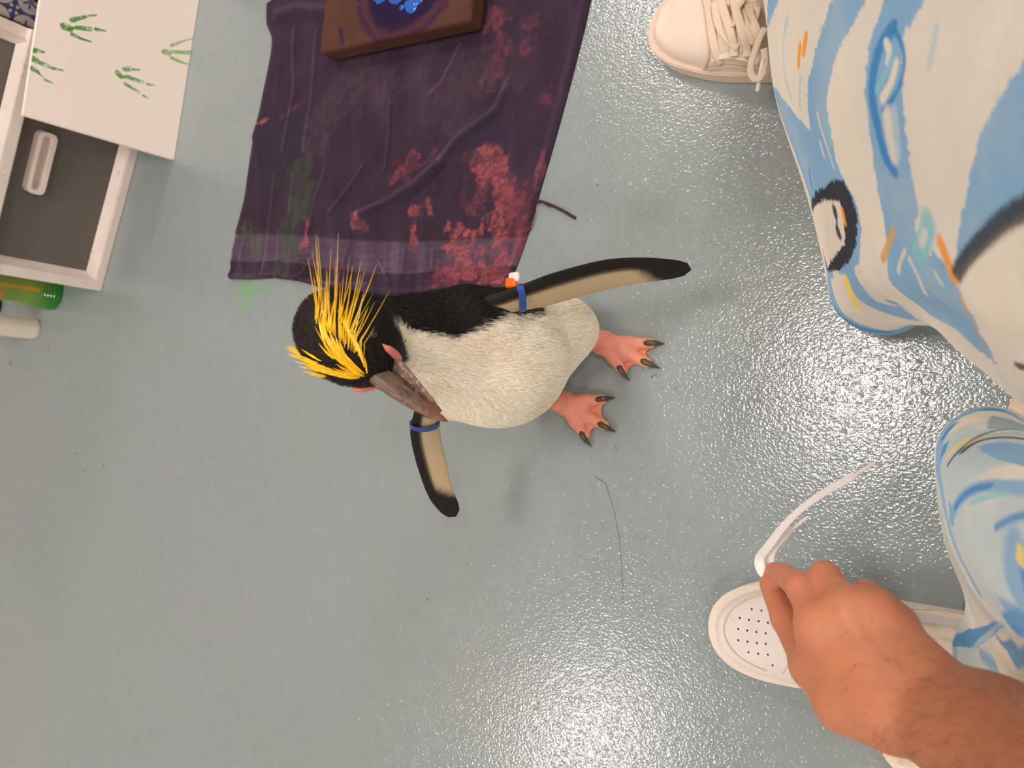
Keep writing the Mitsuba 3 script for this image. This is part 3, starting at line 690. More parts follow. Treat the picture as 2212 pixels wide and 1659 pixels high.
# beak: lower and upper mandible, pink gape skin
def mandible(n, length, wfun, hfun, drop, y0, z0, seg=80, top=True):
    t = np.linspace(0, 1, n); k = np.linspace(0, 2 * np.pi, seg, endpoint=False)
    rows = []
    for a in t:
        w, h = wfun(a), hfun(a)
        x = w * np.sign(np.cos(k)) * np.abs(np.cos(k)) ** .9
        z = h * np.sin(k) * np.where(np.sin(k) > 0, 1.0 if top else .25, .25 if top else 1.0)
        rows.append(np.stack([x, np.full(seg, y0 + a * length), z0 + z - drop(a)], -1))
    mesh = grid_mesh(np.array(rows), close_v=True)
    N0 = len(mesh.vertices)
    v = np.vstack([mesh.vertices, rows[0].mean(0), rows[-1].mean(0)]); f = list(mesh.faces)
    for j in range(seg):
        f += [[N0, (j + 1) % seg, j], [N0 + 1, (n - 1) * seg + j, (n - 1) * seg + (j + 1) % seg]]
    out = trimesh.Trimesh(hw_(v), f, process=False); out.fix_normals(); return out, v
wU = lambda a: .0088 * np.interp(a, [0, .12, .4, .75, .93, 1], [.80, .95, .86, .52, .30, .06])
hU = lambda a: .0135 * np.interp(a, [0, .15, .45, .75, .93, 1], [.85, 1.0, .95, .68, .42, .10])
wL = lambda a: .0225 * np.interp(a, [0, .1, .3, .6, .9, 1], [.80, 1.0, .94, .62, .22, .06])
hL = lambda a: .0110 * np.interp(a, [0, .2, .5, .85, 1], [.75, 1.0, .85, .40, .10])
bu, bul = mandible(170, .084, wU, hU, lambda a: .012 * a ** 3.0, .022, .001)
bl_, bll = mandible(170, .094, wL, hL, lambda a: .010 * a ** 2, .002, -.006, top=False)
def beak_col(v, world, pink):
    n = nz(v * [420, 70, 420], 1, 81, 3); g = nz(v * [900, 110, 900], 1, 82, 2); big = nz(world, 70, 84, 3)
    c = np.tile(lin(108, 90, 78), (len(v), 1)) * (.45 + 1.05 * n)[:, None]
    c = blend(c, lin(64, 52, 46), sstep(.50, .70, big) * .6)
    c = blend(c, lin(178, 146, 122), sstep(.60, .72, g) * .55)
    c = blend(c, lin(150, 104, 78), sstep(.50, 1.0, (v[:, 1] - .022) / .084) * (.5 + .5 * n))
    return blend(c, lin(214, 130, 118), pink)
cu = beak_col(bul, bu.vertices, sstep(.031, .027, bul[:, 1] + .25 * np.abs(bul[:, 0])) * .9)
ridge = sstep(.0016, .0003, np.abs(np.abs(bul[:, 0]) - .55 * .0088)) * sstep(.0, .004, bul[:, 2] + .0) * .0
cl_ = beak_col(bll, bl_.vertices, sstep(.034, .016, bll[:, 1]))
crack = sstep(.70, .76, meshkit.noise(bll * [700, 260, 700], 85)); cl_ = blend(cl_, lin(206, 160, 134), crack * .6)
mat('beak_horn', VCOL, rough=0.38, spec=0.5)
put('penguin__beak', concat(bu), 'beak_horn', smooth=True, color=cu); tag('penguin__beak', 'thick brown hooked beak with pink gape')
put('penguin__beak__lower_mandible', bl_, 'beak_horn', smooth=True, color=cl_); tag('penguin__beak__lower_mandible', 'lower half of the beak')
mat('gape_skin', lin(214, 126, 116), rough=0.5)
for sg in (1, -1):
    loc = [(on_body(x, y, l) - HC) @ HAX.T * [sg, 1, 1] for x, y, l in ((862, 776, .0035), (846, 759, .003), (834, 750, .002), (826, 743, .0003))]
    if sg < 0: loc = [q + [.0055, 0, 0] for q in loc]
    g = curve([hw_(q) for q in loc], 24)
    put('penguin__beak__gape', tube(g, np.interp(np.linspace(0, 1, 24), [0, .3, .7, 1], [.0030, .0036, .0028, .0005]), 10, up=hu), 'gape_skin', smooth=True)
tag('penguin__beak__gape', 'pink skin at the corner of the beak')
# eyes
mat('eye_dark', (.02, .008, .006), rough=0.08, spec=0.8); mat('eye_ring', lin(52, 36, 30), rough=0.5)
for sg in (1, -1):
    e = (on_body(806, 722, .0) - HC) @ HAX.T; e[0] = e[0] if sg > 0 else .010 - e[0]; e = hw_(e); o = unit(e - hw_((0, .012, .0)))
    ek = put('penguin__eye', trimesh.Trimesh(*(lambda s: (s.vertices * .0034 + e - o * .0016, s.faces))(trimesh.creation.icosphere(3, 1.0)), process=False), 'eye_dark', smooth=True)
    a = np.linspace(0, 2 * np.pi, 25); t1 = unit(np.cross(o, hf)); t2 = np.cross(o, t1)
    put(ek + '__eyelid', tube((e + o * .0002)[None] + .0034 * (np.cos(a)[:, None] * t1 + np.sin(a)[:, None] * t2 * .8), .0009, 8, up=o), 'eye_ring', smooth=True)
# crest: long yellow plumes from the forehead back over both brows
def head_surface(d):
    "point of the head's surface in direction d (head axes)"
    d = unit(d); r = np.linspace(.015, .06, 90)
    w = HC + (r[:, None] * d) @ HAX
    v = d_body(w); i = np.argmax(v > 0); return r[i] if v[i] > 0 else .036
CREST, CCOL, BROW = [], [], []
def strand(d0, d1, hug, length, lift_dir, r0, colour, curl=.25, lift=.0009):
    "follows the head from direction d0 to d1, then runs on freely"
    pts = []
    for t in np.linspace(0, 1, 7 if hug else 3):
        d = unit(np.asarray(d0) * (1 - t) + np.asarray(d1) * t); pts.append(d * (head_surface(d) + lift * (.4 + t)))
    if length > 0:
        e = pts[-1]; t0 = unit(unit(pts[-1] - pts[-3]) * .55 + np.asarray(lift_dir) * .75)
        for s in np.linspace(.12, 1, 7):
            pts.append(e + t0 * length * s + np.array([0, -.35, -.30]) * length * curl * s * s)
    c = curve(hw_(pts), 16)
    CREST.append(tube(c, np.interp(np.linspace(0, 1, 16), [0, .25, .7, 1], [.7, 1, .6, .12]) * r0, 5, up=hu)); CCOL.append(np.tile(colour, (len(CREST[-1].vertices), 1)))
YEL, GOLD, PALE = lin(255, 214, 36), lin(240, 168, 20), lin(255, 236, 140)
def ycol(): return (lambda a: YEL * (1 - a) + (GOLD if a < .8 else PALE) * a)(rng.random() * .9)
for sg, nn in ((1, 84), (-1, 78)):
    for i in range(nn):                                          # the brow stripe, lying on the crown
        t = rng.random(); wv = rng.normal(0, .13)
        a = (sg * (.03 + .50 * t + wv * (.2 + t)), .95 - 1.25 * t + rng.normal(0, .06), .62 + .55 * math.sin(min(t, 1) * 2.2))
        t2 = min(t + .22 + .12 * rng.random(), 1.25)
        b = (sg * (.03 + .56 * t2 + wv * (.4 + t2)), .95 - 1.25 * t2, .62 + .55 * math.sin(min(t2, 1.2) * 2.2))
        strand(a, b, True, 0, (0, 0, 0), .00055 + .0005 * rng.random(), ycol(), lift=.0011)
for i in range(46):                                              # lower fringe of the left brow
    t = rng.random()
    a = (.12 + .62 * t, .85 - .75 * t, .52 + .25 * t); b = (.30 + .62 * t, .62 - .85 * t, .52 + .22 * t)
    strand(a, b, True, .006 * rng.random(), (.6, -.5, .2), .0005 + .0004 * rng.random(), ycol(), lift=.0012)
for i in range(54):                                              # plumes that stand off behind the left brow
    t = i / 53
    d0 = (.42 + .10 * rng.random(), (.58 - 1.05 * t) + rng.normal(0, .06), .72 + .1 * rng.random())
    d1 = (.66 + .08 * rng.random(), d0[1] - .22, .66)
    L = (.012 + .050 * rng.random() ** 1.2) * (1.0 if i % 3 else .55)
    strand(d0, d1, True, L, unit((.85, -.75 * t + .50 * (1 - t) + .25 * (rng.random() - .5), .05 + .35 * rng.random())), .00036 + .00025 * rng.random(), ycol() * .92, curl=.18)
for i in range(26):                                              # the far brow, mostly flat
    t = rng.random()
    d0 = (-.45 - .1 * rng.random(), .3 - 1.0 * t, .75); d1 = (-.66, d0[1] - .22, .62)
    strand(d0, d1, True, .004 + .010 * rng.random(), unit((-.6, -.5, .0)), .0004 + .0002 * rng.random(), ycol(), curl=.4)
mat('crest_feather', VCOL, rough=0.5, spec=0.3)
cm = concat(*CREST)
put('penguin__crest', cm, 'crest_feather', smooth=True, color=np.vstack(CCOL)); tag('penguin__crest', 'bright yellow plumes swept back from the forehead', kind='stuff')
# bands round the flipper roots
mat('band_blue', lin(44, 70, 150), rough=0.35); mat('band_orange', lin(232, 110, 20), rough=0.35); mat('band_white', (.78, .72, .68), rough=0.4)
def band(at, axis, r, wd, colour, squash=.6, up=(0, 0, 1)):
    a = np.linspace(0, 2 * np.pi, 33); axis = unit(axis); t1 = unit(np.cross(axis, up)); t2 = np.cross(axis, t1)
    ring = []
    for dz, rr in ((-wd, r), (-wd, r + .0012), (wd, r + .0012), (wd, r)):
        ring.append(at + axis * dz + rr * (np.cos(a[:-1])[:, None] * t1 + squash * np.sin(a[:-1])[:, None] * t2))
    return put('penguin__flipper_band', grid_mesh(np.array(ring), close_u=True, close_v=True), colour, smooth=30)
aL = unit(np.array([.75, .25, .25]) + .95 * camL); aR = unit(np.array([-.1, 1.0, .5]) + .35 * camR)
k = band(cLn[7], tL[7], .0160, .0035, 'band_blue', .52, up=np.cross(tL[7], aL)); tag(k, 'blue band round the left flipper root')
k = put('penguin__flipper_band', rbox(.011, .013, .007, .003, 12, P(1105, 611, .262)), 'band_orange', smooth=True); tag(k, 'orange bead on the left flipper band')
k = put('penguin__flipper_band', rbox(.010, .012, .006, .0028, 12, P(1111, 599, .262)), 'band_white', smooth=True); tag(k, 'white bead on the left flipper band')
k = band(cRn[9], tR[9], .0150, .0038, 'band_blue', .5, up=np.cross(tR[9], aR)); tag(k, 'blue band round the right flipper root')

# ------------------------------------------------------------------ the person: wide fleece pants, shoes, reaching hand
tag('person', 'person in wide blue and cream fleece pants and white sneakers, one hand pinching a shoelace', 'person')
# hand and forearm: one surface
def J(x, y, z, r): return P(x, y, z), r
HAND = dict(
    elbow=J(2360, 1740, .390, .038), wristr=J(1925, 1525, .318, .0225), wristu=J(1985, 1478, .312, .0215), fore=J(2110, 1602, .345, .0300), fore2=J(2150, 1578, .338, .0290),
    imcp=J(1770, 1352, .302, .0125), mmcp=J(1832, 1318, .303, .0122), rmcp=J(1890, 1318, .298, .0115), pmcp=J(1938, 1348, .288, .0105),
    ipip=J(1728, 1268, .283, .0102), idip=J(1694, 1243, .256, .0088), itip=J(1672, 1234, .236, .0074),
    mpip=J(1782, 1243, .272, .0103), mdip=J(1768, 1252, .240, .0088), mtip=J(1792, 1290, .226, .0074),
    rpip=J(1872, 1284, .262, .0100), rdip=J(1858, 1300, .232, .0088), rtip=J(1866, 1330, .224, .0074),
    ppip=J(1925, 1322, .256, .0086), pdip=J(1912, 1338, .234, .0078), ptip=J(1915, 1362, .228, .0066),
    tcmc=J(1826, 1518, .306, .0165), tmcp=J(1757, 1440, .283, .0142), tip_=J(1699, 1338, .255, .0112), ttip=J(1664, 1262, .234, .0086))
def d_hand(w):
    g = lambda a, b: d_cone(w, HAND[a][0], HAND[b][0], HAND[a][1], HAND[b][1])
    palm = [g('elbow', 'fore'), g('elbow', 'fore2'), g('fore', 'wristr'), g('fore2', 'wristu'), g('wristr', 'wristu'), g('wristr', 'imcp'), g('wristr', 'mmcp'), g('wristu', 'rmcp'), g('wristu', 'pmcp'), g('wristr', 'tcmc')]
    d = fold(palm, .012)
    knob = fold([g('imcp', 'mmcp'), g('mmcp', 'rmcp'), g('rmcp', 'pmcp')], .010)
    d = smin(d, knob, .012)
    d = smin(d, smin(g('tcmc', 'tmcp'), d_cone(w, HAND['tmcp'][0], HAND['imcp'][0], .010, .009), .018), .018)
    for a in ('imcp', 'mmcp', 'rmcp', 'pmcp'):                      # tendons on the back of the hand
        e = HAND['wristr'][0] * .45 + HAND['wristu'][0] * .55
        p0, p1 = HAND[a][0] + [0, 0, HAND[a][1] * .72], e + [0, 0, .0235]
        d = smin(d, d_cone(w, p0, p0 * .35 + p1 * .65, .0036, .0022), .007)
    out = d
    for ch in (('imcp', 'ipip', 'idip', 'itip'), ('mmcp', 'mpip', 'mdip', 'mtip'), ('rmcp', 'rpip', 'rdip', 'rtip'), ('pmcp', 'ppip', 'pdip', 'ptip'), ('tmcp', 'tip_', 'ttip')):
        f = fold([g(ch[i], ch[i + 1]) for i in range(len(ch) - 1)], .004)
        out = smin(out, f, .0055)
    return out
hpts = np.array([v[0] for k, v in HAND.items() if k != 'elbow'])
hlo, hhi = hpts.min(0) - .045, hpts.max(0) + .045
hlo[1] = min(hlo[1], HAND['elbow'][0][1] - .03); hlo[0] = min(hlo[0], HAND['elbow'][0][0] - .05); hhi[2] = max(hhi[2], .44)
hand = nets(d_hand, hlo, hhi, .0026)
hand = trimesh.Trimesh(*trimesh.remesh.subdivide(hand.vertices, hand.faces), process=False)
hv = np.asarray(hand.vertices)
hcol = np.tile(lin(192, 124, 90), (len(hv), 1)) * (.86 + .26 * nz(hv, 40, 91))[:, None]
kn = np.min([np.linalg.norm(hv - HAND[k][0], axis=1) / (HAND[k][1] * 1.5) for k in ('imcp', 'mmcp', 'rmcp', 'ipip', 'mpip', 'rpip', 'idip', 'tip_')], axis=0)
hcol = blend(hcol, lin(200, 122, 102), sstep(1.1, .6, kn) * .5)
hcol = blend(hcol, lin(200, 124, 102), sstep(.02, .0, np.min([np.linalg.norm(hv - HAND[k][0], axis=1) - HAND[k][1] for k in ('itip', 'ttip', 'mtip')], axis=0)) * .5)
arm_t = sstep(.0, .09, (hv - HAND['wristr'][0]) @ unit(HAND['fore'][0] - HAND['wristr'][0]) + .02)
hcol = blend(hcol, lin(148, 91, 66), arm_t * .7)
def skin_bump(p, n, uv): return .6 * mikit.noise(p.x * 620, p.y * 620, p.z * 620) + mikit.noise(p.x * 210, p.y * 210, p.z * 210)
mat('skin', VCOL, rough=0.48, spec=0.4, bump=(skin_bump, 3e-4), bscale=0.00010)
put('person__body', hand, 'skin', smooth=True, color=hcol); tag('person__body', 'bare hand and forearm pinching the shoelace')
# dark hairs on the wrist and forearm
sm, fi = trimesh.sample.sample_surface(hand, 5200, seed=9); nh = hand.face_normals[fi]
ax = unit(HAND['wristr'][0] - HAND['fore'][0])
al = (sm - HAND['wristr'][0]) @ -ax
pk = (nh[:, 2] > .05) & (al > -.035) & (rng.random(len(sm)) < np.interp(al, [-.035, .0, .03, .2], [.05, .3, .75, .8]))
sm, nh = sm[pk][:1500], nh[pk][:1500]
hairs = []
side = np.cross(ax, [0, 0, 1.0])
for p0, n0 in zip(sm, nh):
    d = unit(ax * .45 + side * (.55 + .5 * rng.normal()) * -1 + n0 * .25); d = unit(d - n0 * d.dot(n0) * .6)
    L = .006 + .008 * rng.random()
    c = np.array([p0 - n0 * .0004, p0 + d * L * .5 + n0 * .0016, p0 + d * L + n0 * .0006])
    hairs.append(tube(c, [.00006, .00005, .00002], 3, up=n0))
mat('dark_hair', lin(66, 38, 24), rough=0.5)
put('person__arm_hair', concat(*hairs), 'dark_hair', smooth=True); tag('person__arm_hair', 'fine dark hairs on the forearm', kind='stuff')

# shoes
def shoe(toe, heel, L, low):
    toe, heel = np.array([*toe[:2], 0]), np.array([*heel[:2], 0])
    ex = unit(heel - toe); ey = np.cross([0, 0, 1], ex)
    Mx = np.eye(4); Mx[:3, 0], Mx[:3, 1], Mx[:3, 3] = ex, ey, toe
    xs = np.array([0, .004, .014, .03, .06, .10, .15, .20, .25, .28, .293, .30]) / .30 * L
    hwid = PchipInterpolator(xs, np.array([.006, .019, .0325, .043, .0515, .0545, .049, .0405, .037, .033, .022, .006]))
    def outline(sc, x0=0, x1=L, n=60, bias=.004):
        x = x0 + (x1 - x0) * (1 - np.cos(np.linspace(0, np.pi, n))) / 2
        w = hwid(np.clip((x - x0) / (x1 - x0) * L, 0, L)) * sc; c = bias * np.sin(x / L * np.pi)
        return np.vstack([np.c_[x, c - w], np.c_[x, c + w][::-1]])
    cs = manifold3d.CrossSection([outline(1.0)])
    sole = (manifold3d.Manifold.extrude(manifold3d.CrossSection([outline(.97, .002, L - .002)]), .003) + manifold3d.Manifold.extrude(cs, .020).translate((0, 0, .003))
            + manifold3d.Manifold.extrude(manifold3d.CrossSection([outline(.975, .0015, L - .0015)]), .002).translate((0, 0, .023)))
    # upper: dome sections
    n, kN = 90, 48
    ux0, ux1 = .011, L - .004
    x = ux0 + (ux1 - ux0) * (1 - np.cos(np.linspace(0, np.pi, n))) / 2
    tt = (x - ux0) / (ux1 - ux0)
    w = hwid(tt * L) * .90
    hgt = np.interp(x / .30 * .30, [0, .012, .03, .06, .10, .135, .17, .23, .28, .30], np.array([.020, .032, .041, .047, .060, .078, .085, .083, .088, .060]) * (.95 if low else 1.0))
    hgt = np.where(tt < .02, .026 + tt, hgt)
    hgt = np.convolve(np.pad(hgt, 4, mode='edge'), np.ones(9) / 9, mode='valid')
    k = np.linspace(0, np.pi, kN)
    e = np.interp(tt, [0, .3, .5, 1], [.62, .70, .62, .45])
    yy = (w[:, None] * np.sign(np.cos(k)) * np.abs(np.cos(k)) ** e[:, None]) * (1 - .18 * np.sin(k)[None] * sstep(.35, .6, tt)[:, None])
    zz = .020 + (hgt - .020)[:, None] * np.sin(k) ** e[:, None]
    ring = np.stack([np.repeat(x[:, None], kN, 1), yy + (.004 * np.sin(x / L * np.pi))[:, None], zz], -1)
    closed = np.concatenate([ring, np.stack([ring[:, ::-1, 0][:, 1:-1], ring[:, ::-1, 1][:, 1:-1], np.full((n, kN - 2), .016)], -1)], 1)
    mesh = grid_mesh(closed, close_v=True); m0 = len(mesh.vertices); kk = closed.shape[1]
    v = np.vstack([mesh.vertices, closed[0].mean(0), closed[-1].mean(0)]); f = list(mesh.faces)
    for j in range(kk): f += [[m0, (j + 1) % kk, j], [m0 + 1, (n - 1) * kk + j, (n - 1) * kk + (j + 1) % kk]]
    up = trimesh.Trimesh(v, f, process=False); up.fix_normals()
    um = as_m(up)
    s = manifold3d.Manifold.sphere(1, 48)
    hole = s.scale((.078, .029, .075)).translate((.215, .003, .098))
    slot = s.scale((.052, .012, .030)).translate((.125, .004, .083))
    um = um - hole - slot
    return Mx, moved(from_manifold(sole), Mx), moved(from_manifold(um), Mx), (lambda q: (np.c_[np.atleast_2d(q), np.ones(len(np.atleast_2d(q)))] @ Mx.T)[:, :3])
def leather(tone):
    def f(p, n, uv):
        g = mikit.fbm(p.x * 30, p.y * 30, p.z * 30, 3)
        return mi.Color3f(*tone) * (.90 + .18 * g)
    return mikit.proc(f)
def grain(p, n, uv): return mikit.noise(p.x * 560, p.y * 560, p.z * 560) + .5 * mikit.noise(p.x * 1100, p.y * 1100, p.z * 1100)
mat('white_leather', leather((.80, .74, .70)), rough=0.45, spec=0.45, bump=(grain, 3e-4), bscale=0.00012)
mat('cream_leather', leather((.80, .68, .57)), rough=0.48, spec=0.45, bump=(grain, 3e-4), bscale=0.00026)
mat('white_rubber', (.76, .69, .60), rough=0.5); mat('cream_rubber', (.70, .56, .45), rough=0.5)
def cloth_weave(p, n, uv): return mikit.noise(p.x * 1400, p.y * 1400, p.z * 1400)
mat('lace_white', (.84, .80, .78), rough=0.8, bump=(cloth_weave, 2e-4), bscale=0.0002); mat('lace_cream', (.74, .60, .46), rough=0.85, bump=(cloth_weave, 2e-4), bscale=0.0003)
mat('aglet_plastic', (.86, .82, .80), rough=0.25); mat('hole_dark', (.05, .035, .035), rough=0.8); mat('seam_cream', (.66, .54, .43), rough=0.8); mat('lining', (.42, .36, .31), rough=0.9)
mat('padded_cloth', (.74, .64, .54), rough=0.85, bump=(grain, 3e-4), bscale=0.0002)

def drape(mesh, pts, lift=.0006):
    "drops the points (seen from the camera) onto a mesh: world points just above its surface"
    v = np.asarray(mesh.vertices); out = []
    for x, y in pts:
        d = unit(ray(x, y)); rel = v - EYE; t = rel @ d; perp = np.linalg.norm(rel - t[:, None] * d, axis=1)
        near = perp < .004
        tt = t[near].min() if near.any() else t[np.argmin(perp)]
        ok = near & (t < tt + .006) if near.any() else perp <= perp.min()
        z = np.average(v[ok][:, 2], weights=1 / (perp[ok] + 3e-4))
        out.append(P(x, y, z) + [0, 0, lift])
    return np.array(out)
def ribbon(pts, width, n=30, thick=.22, up=(0, 0, 1)):
    return tube(curve(pts, n), width / 2, 10, flat=thick, up=up)

# left shoe, under the hand
Mx, sole, upper, at_l = shoe(P(1537, 1352, .012), P(2205, 1428, .012), .298, False)
dense = trimesh.Trimesh(*trimesh.remesh.subdivide_to_size(upper.vertices, upper.faces, .004), process=False)
L_ = 'person__shoe'
put(L_, upper, 'white_leather', smooth=38); tag(L_, 'white low sneaker with a perforated toe')
put(L_ + '__sole', sole, 'white_rubber', smooth=30)
for q in ((1624, 1316), (1645, 1319), (1667, 1324), (1598, 1335), (1618, 1339), (1639, 1342), (1659, 1345), (1595, 1359), (1614, 1362), (1634, 1365), (1654, 1368), (1595, 1383), (1615, 1386), (1635, 1389), (1654, 1391), (1617, 1409), (1638, 1412), (1659, 1414), (1669, 1437)):
    c = drape(dense, [q], .0)[0]; b = trimesh.creation.icosphere(1, .00115); b.apply_translation(c); put(L_ + '__perforation', b, 'hole_dark', smooth=True)
put(L_ + '__seam', tube(curve(drape(dense, [(1660, 1284), (1620, 1294), (1585, 1315), (1566, 1345), (1566, 1375), (1582, 1403), (1612, 1428), (1655, 1448)], .0002), 60), .0011, 6), 'seam_cream', smooth=True)
put(L_ + '__seam', tube(curve(drape(dense, [(1960, 1316), (2010, 1318), (2060, 1322), (2110, 1336)], .0001), 40), .0007, 6), 'seam_cream', smooth=True)
put(L_ + '__seam', tube(curve(drape(dense, [(1690, 1455), (1700, 1440), (1706, 1425)], .0001), 20), .0007, 6), 'seam_cream', smooth=True)
put(L_ + '__collar', tube(curve(at_l([(.150, .036, .068), (.18, .036, .072), (.215, .034, .078), (.25, .032, .082), (.275, .022, .086)]), 40), .0065, 10), 'padded_cloth', smooth=True); tag(L_ + '__collar', 'padded cream collar edge')
tg = curve(at_l([(.105, .002, .062), (.135, .003, .080), (.165, .003, .100), (.19, .003, .118)]), 24)
put(L_ + '__tongue', tube(tg, np.interp(np.linspace(0, 1, 24), [0, .2, .9, 1], [.018, .026, .030, .022]), 20, flat=.16, up=unit([ -Mx[0, 0], -Mx[1, 0], 1.0])), 'padded_cloth', smooth=True); tag(L_ + '__tongue', 'cream cloth tongue')
put(L_ + '__eyelet_stay', tube(curve(drape(dense, [(1712, 1462), (1722, 1472), (1738, 1470), (1750, 1450)], .001), 20), .0022, 8), 'white_leather', smooth=True)
put(L_ + '__lace', ribbon(drape(dense, [(1705, 1405), (1712, 1425), (1722, 1446), (1728, 1458)], .0018), .009, 24), 'lace_white', smooth=True)
lace = [P(1672, 1250, .232), P(1652, 1240, .236), P(1640, 1212, .232), P(1652, 1190, .222), P(1690, 1140, .200), P(1740, 1092, .180), P(1795, 1055, .165), P(1830, 1036, .158), P(1852, 1023, .154)]
lw = curve(lace, 60)
put(L_ + '__lace', tube(lw, np.interp(np.linspace(0, 1, 60), [0, .1, .3, .55, .85, .93, 1], [.0030, .0046, .0046, .0034, .0038, .0040, .0016]), 10, flat=.30, up=unit([.3, .2, 1])), 'lace_white', smooth=True)
put(L_ + '__aglet', tube(np.array([P(1848, 1025, .155), P(1890, 1000, .148)]), .0016, 10), 'aglet_plastic', smooth=True)
lace2 = [P(1668, 1246, .230), P(1662, 1205, .222), P(1678, 1172, .205), P(1700, 1150, .190), P(1712, 1142, .184)]
put(L_ + '__lace', tube(curve(lace2, 30), np.interp(np.linspace(0, 1, 30), [0, .7, 1], [.004, .0045, .0022]), 10, flat=.30, up=unit([.6, -.2, 1])), 'lace_white', smooth=True)
put(L_ + '__aglet', tube(np.array([P(1709, 1144, .185), P(1742, 1119, .178)]), .0016, 10), 'aglet_plastic', smooth=True)

# right shoe, by the towel
Mx2, sole2, upper2, at_r = shoe(P(1413, 54, .012), P(2068, 145, .012), .300, True)
dense2 = trimesh.Trimesh(*trimesh.remesh.subdivide_to_size(upper2.vertices, upper2.faces, .004), process=False)
R_ = put(L_, upper2, 'cream_leather', smooth=38); tag(R_, 'off white pebbled sneaker with worn cream laces')
put(R_ + '__sole', sole2, 'cream_rubber', smooth=30)
put(R_ + '__seam', tube(curve(drape(dense2, [(1523, -30), (1528, 40), (1533, 90), (1530, 125), (1520, 150)], .0004), 40), .0016, 6), 'seam_cream', smooth=True)
put(R_ + '__seam', tube(curve(drape(dense2, [(1530, 150), (1565, 143), (1600, 146), (1640, 160)], .0003), 30), .0012, 6), 'seam_cream', smooth=True)
put(R_ + '__eyelet_stay', ribbon(drape(dense2, [(1538, 128), (1570, 118), (1605, 122), (1640, 132)], .0006), .010, 24, .2), 'cream_leather', smooth=True)
LZ = [[(1522, -25), (1532, 20), (1538, 60), (1544, 100), (1552, 125), (1561, 138)], [(1556, -20), (1564, 20), (1575, 55), (1584, 85), (1588, 110), (1596, 138)], [(1585, -20), (1592, 20), (1602, 55), (1612, 90), (1618, 118), (1624, 140)],
      [(1547, 10), (1553, 50), (1566, 75), (1585, 95), (1597, 105)], [(1600, -15), (1606, 25), (1615, 60), (1628, 85), (1632, 100)], [(1620, -15), (1622, 25), (1635, 65), (1642, 90), (1640, 118)], [(1640, -20), (1636, 25), (1626, 60), (1618, 80)], [(1612, 0), (1596, 30), (1590, 60)]]
for i, q in enumerate(LZ):
    w = drape(dense2, q, .0035 + .0018 * (i % 3)); w[:, 2] = np.maximum(w[:, 2], .062 + .0010 * (i % 3)) if i != 0 else w[:, 2]
    put(R_ + '__lace', ribbon(w, .0095, 26, .26), 'lace_cream', smooth=True)
put(R_ + '__lace', ribbon(np.array([P(1652, 60, .085), P(1640, 85, .084), P(1629, 115, .078), P(1621, 150, .072), P(1628, 168, .070), P(1642, 168, .072), P(1652, 135, .078), P(1650, 105, .082)]), .0075, 50, .35), 'lace_cream', smooth=True)
put(R_ + '__aglet', tube(np.array([P(1649, 128, .080), P(1636, 196, .062)]), .0023, 10), 'aglet_plastic', smooth=True)

# wide fleece pants: rings from the hem up to the hip
def leg_loft(rings, nu=480, nv=400):
    R = np.array([[P(*q) for q in r] for r in rings])                       # (rings, points, 3)
    around = np.array([curve(r, nu, closed=True) for r in R])               # (rings, nu, 3)
    d = np.concatenate([[0], np.cumsum(np.linalg.norm(np.diff(around, axis=0), axis=2).mean(1))])
    return PchipInterpolator(d / d[-1], around)(np.linspace(0, 1, nv)).transpose(1, 0, 2)   # (nu, nv, 3)
RIGHT = [
    [(1650, -280, .13), (1648, 0, .125), (1672, 200, .115), (1735, 400, .09), (1784, 600, .06), (1812, 680, .045), (1890, 722, .035), (1975, 706, .04), (2040, 560, .03), (2080, 300, .04), (2060, 0, .08), (1900, -380, .12)],
    [(1690, -280, .20), (1690, 0, .20), (1708, 200, .19), (1762, 400, .16), (1802, 590, .12), (1832, 655, .10), (1900, 690, .085), (1972, 696, .09), (2060, 560, .07), (2110, 300, .08), (2090, 0, .12), (1930, -400, .18)],
    [(1830, -260, .33), (1830, 0, .33), (1845, 200, .325), (1880, 400, .30), (1905, 560, .265), (1935, 620, .23), (1975, 662, .185), (2010, 700, .13), (2120, 560, .10), (2170, 300, .14), (2150, 0, .18), (2000, -420, .27)],
    [(2060, -220, .45), (2060, 0, .45), (2070, 200, .45), (2085, 400, .43), (2100, 560, .40), (2105, 660, .37), (2105, 720, .28), (2110, 775, .19), (2210, 620, .16), (2270, 300, .22), (2250, 0, .26), (2160, -420, .36)],
    [(2330, -200, .54), (2330, 0, .54), (2330, 200, .54), (2325, 400, .53), (2310, 560, .51), (2290, 700, .48), (2265, 810, .36), (2250, 885, .25), (2380, 760, .30), (2480, 350, .28), (2480, 0, .32), (2400, -420, .45)],
    [(2900, -300, .60), (2900, 0, .60), (2880, 250, .60), (2850, 500, .59), (2800, 720, .56), (2740, 880, .52), (2700, 980, .47), (2700, 1040, .42), (2820, 900, .34), (2960, 450, .32), (3000, 0, .36), (2980, -500, .50)]]
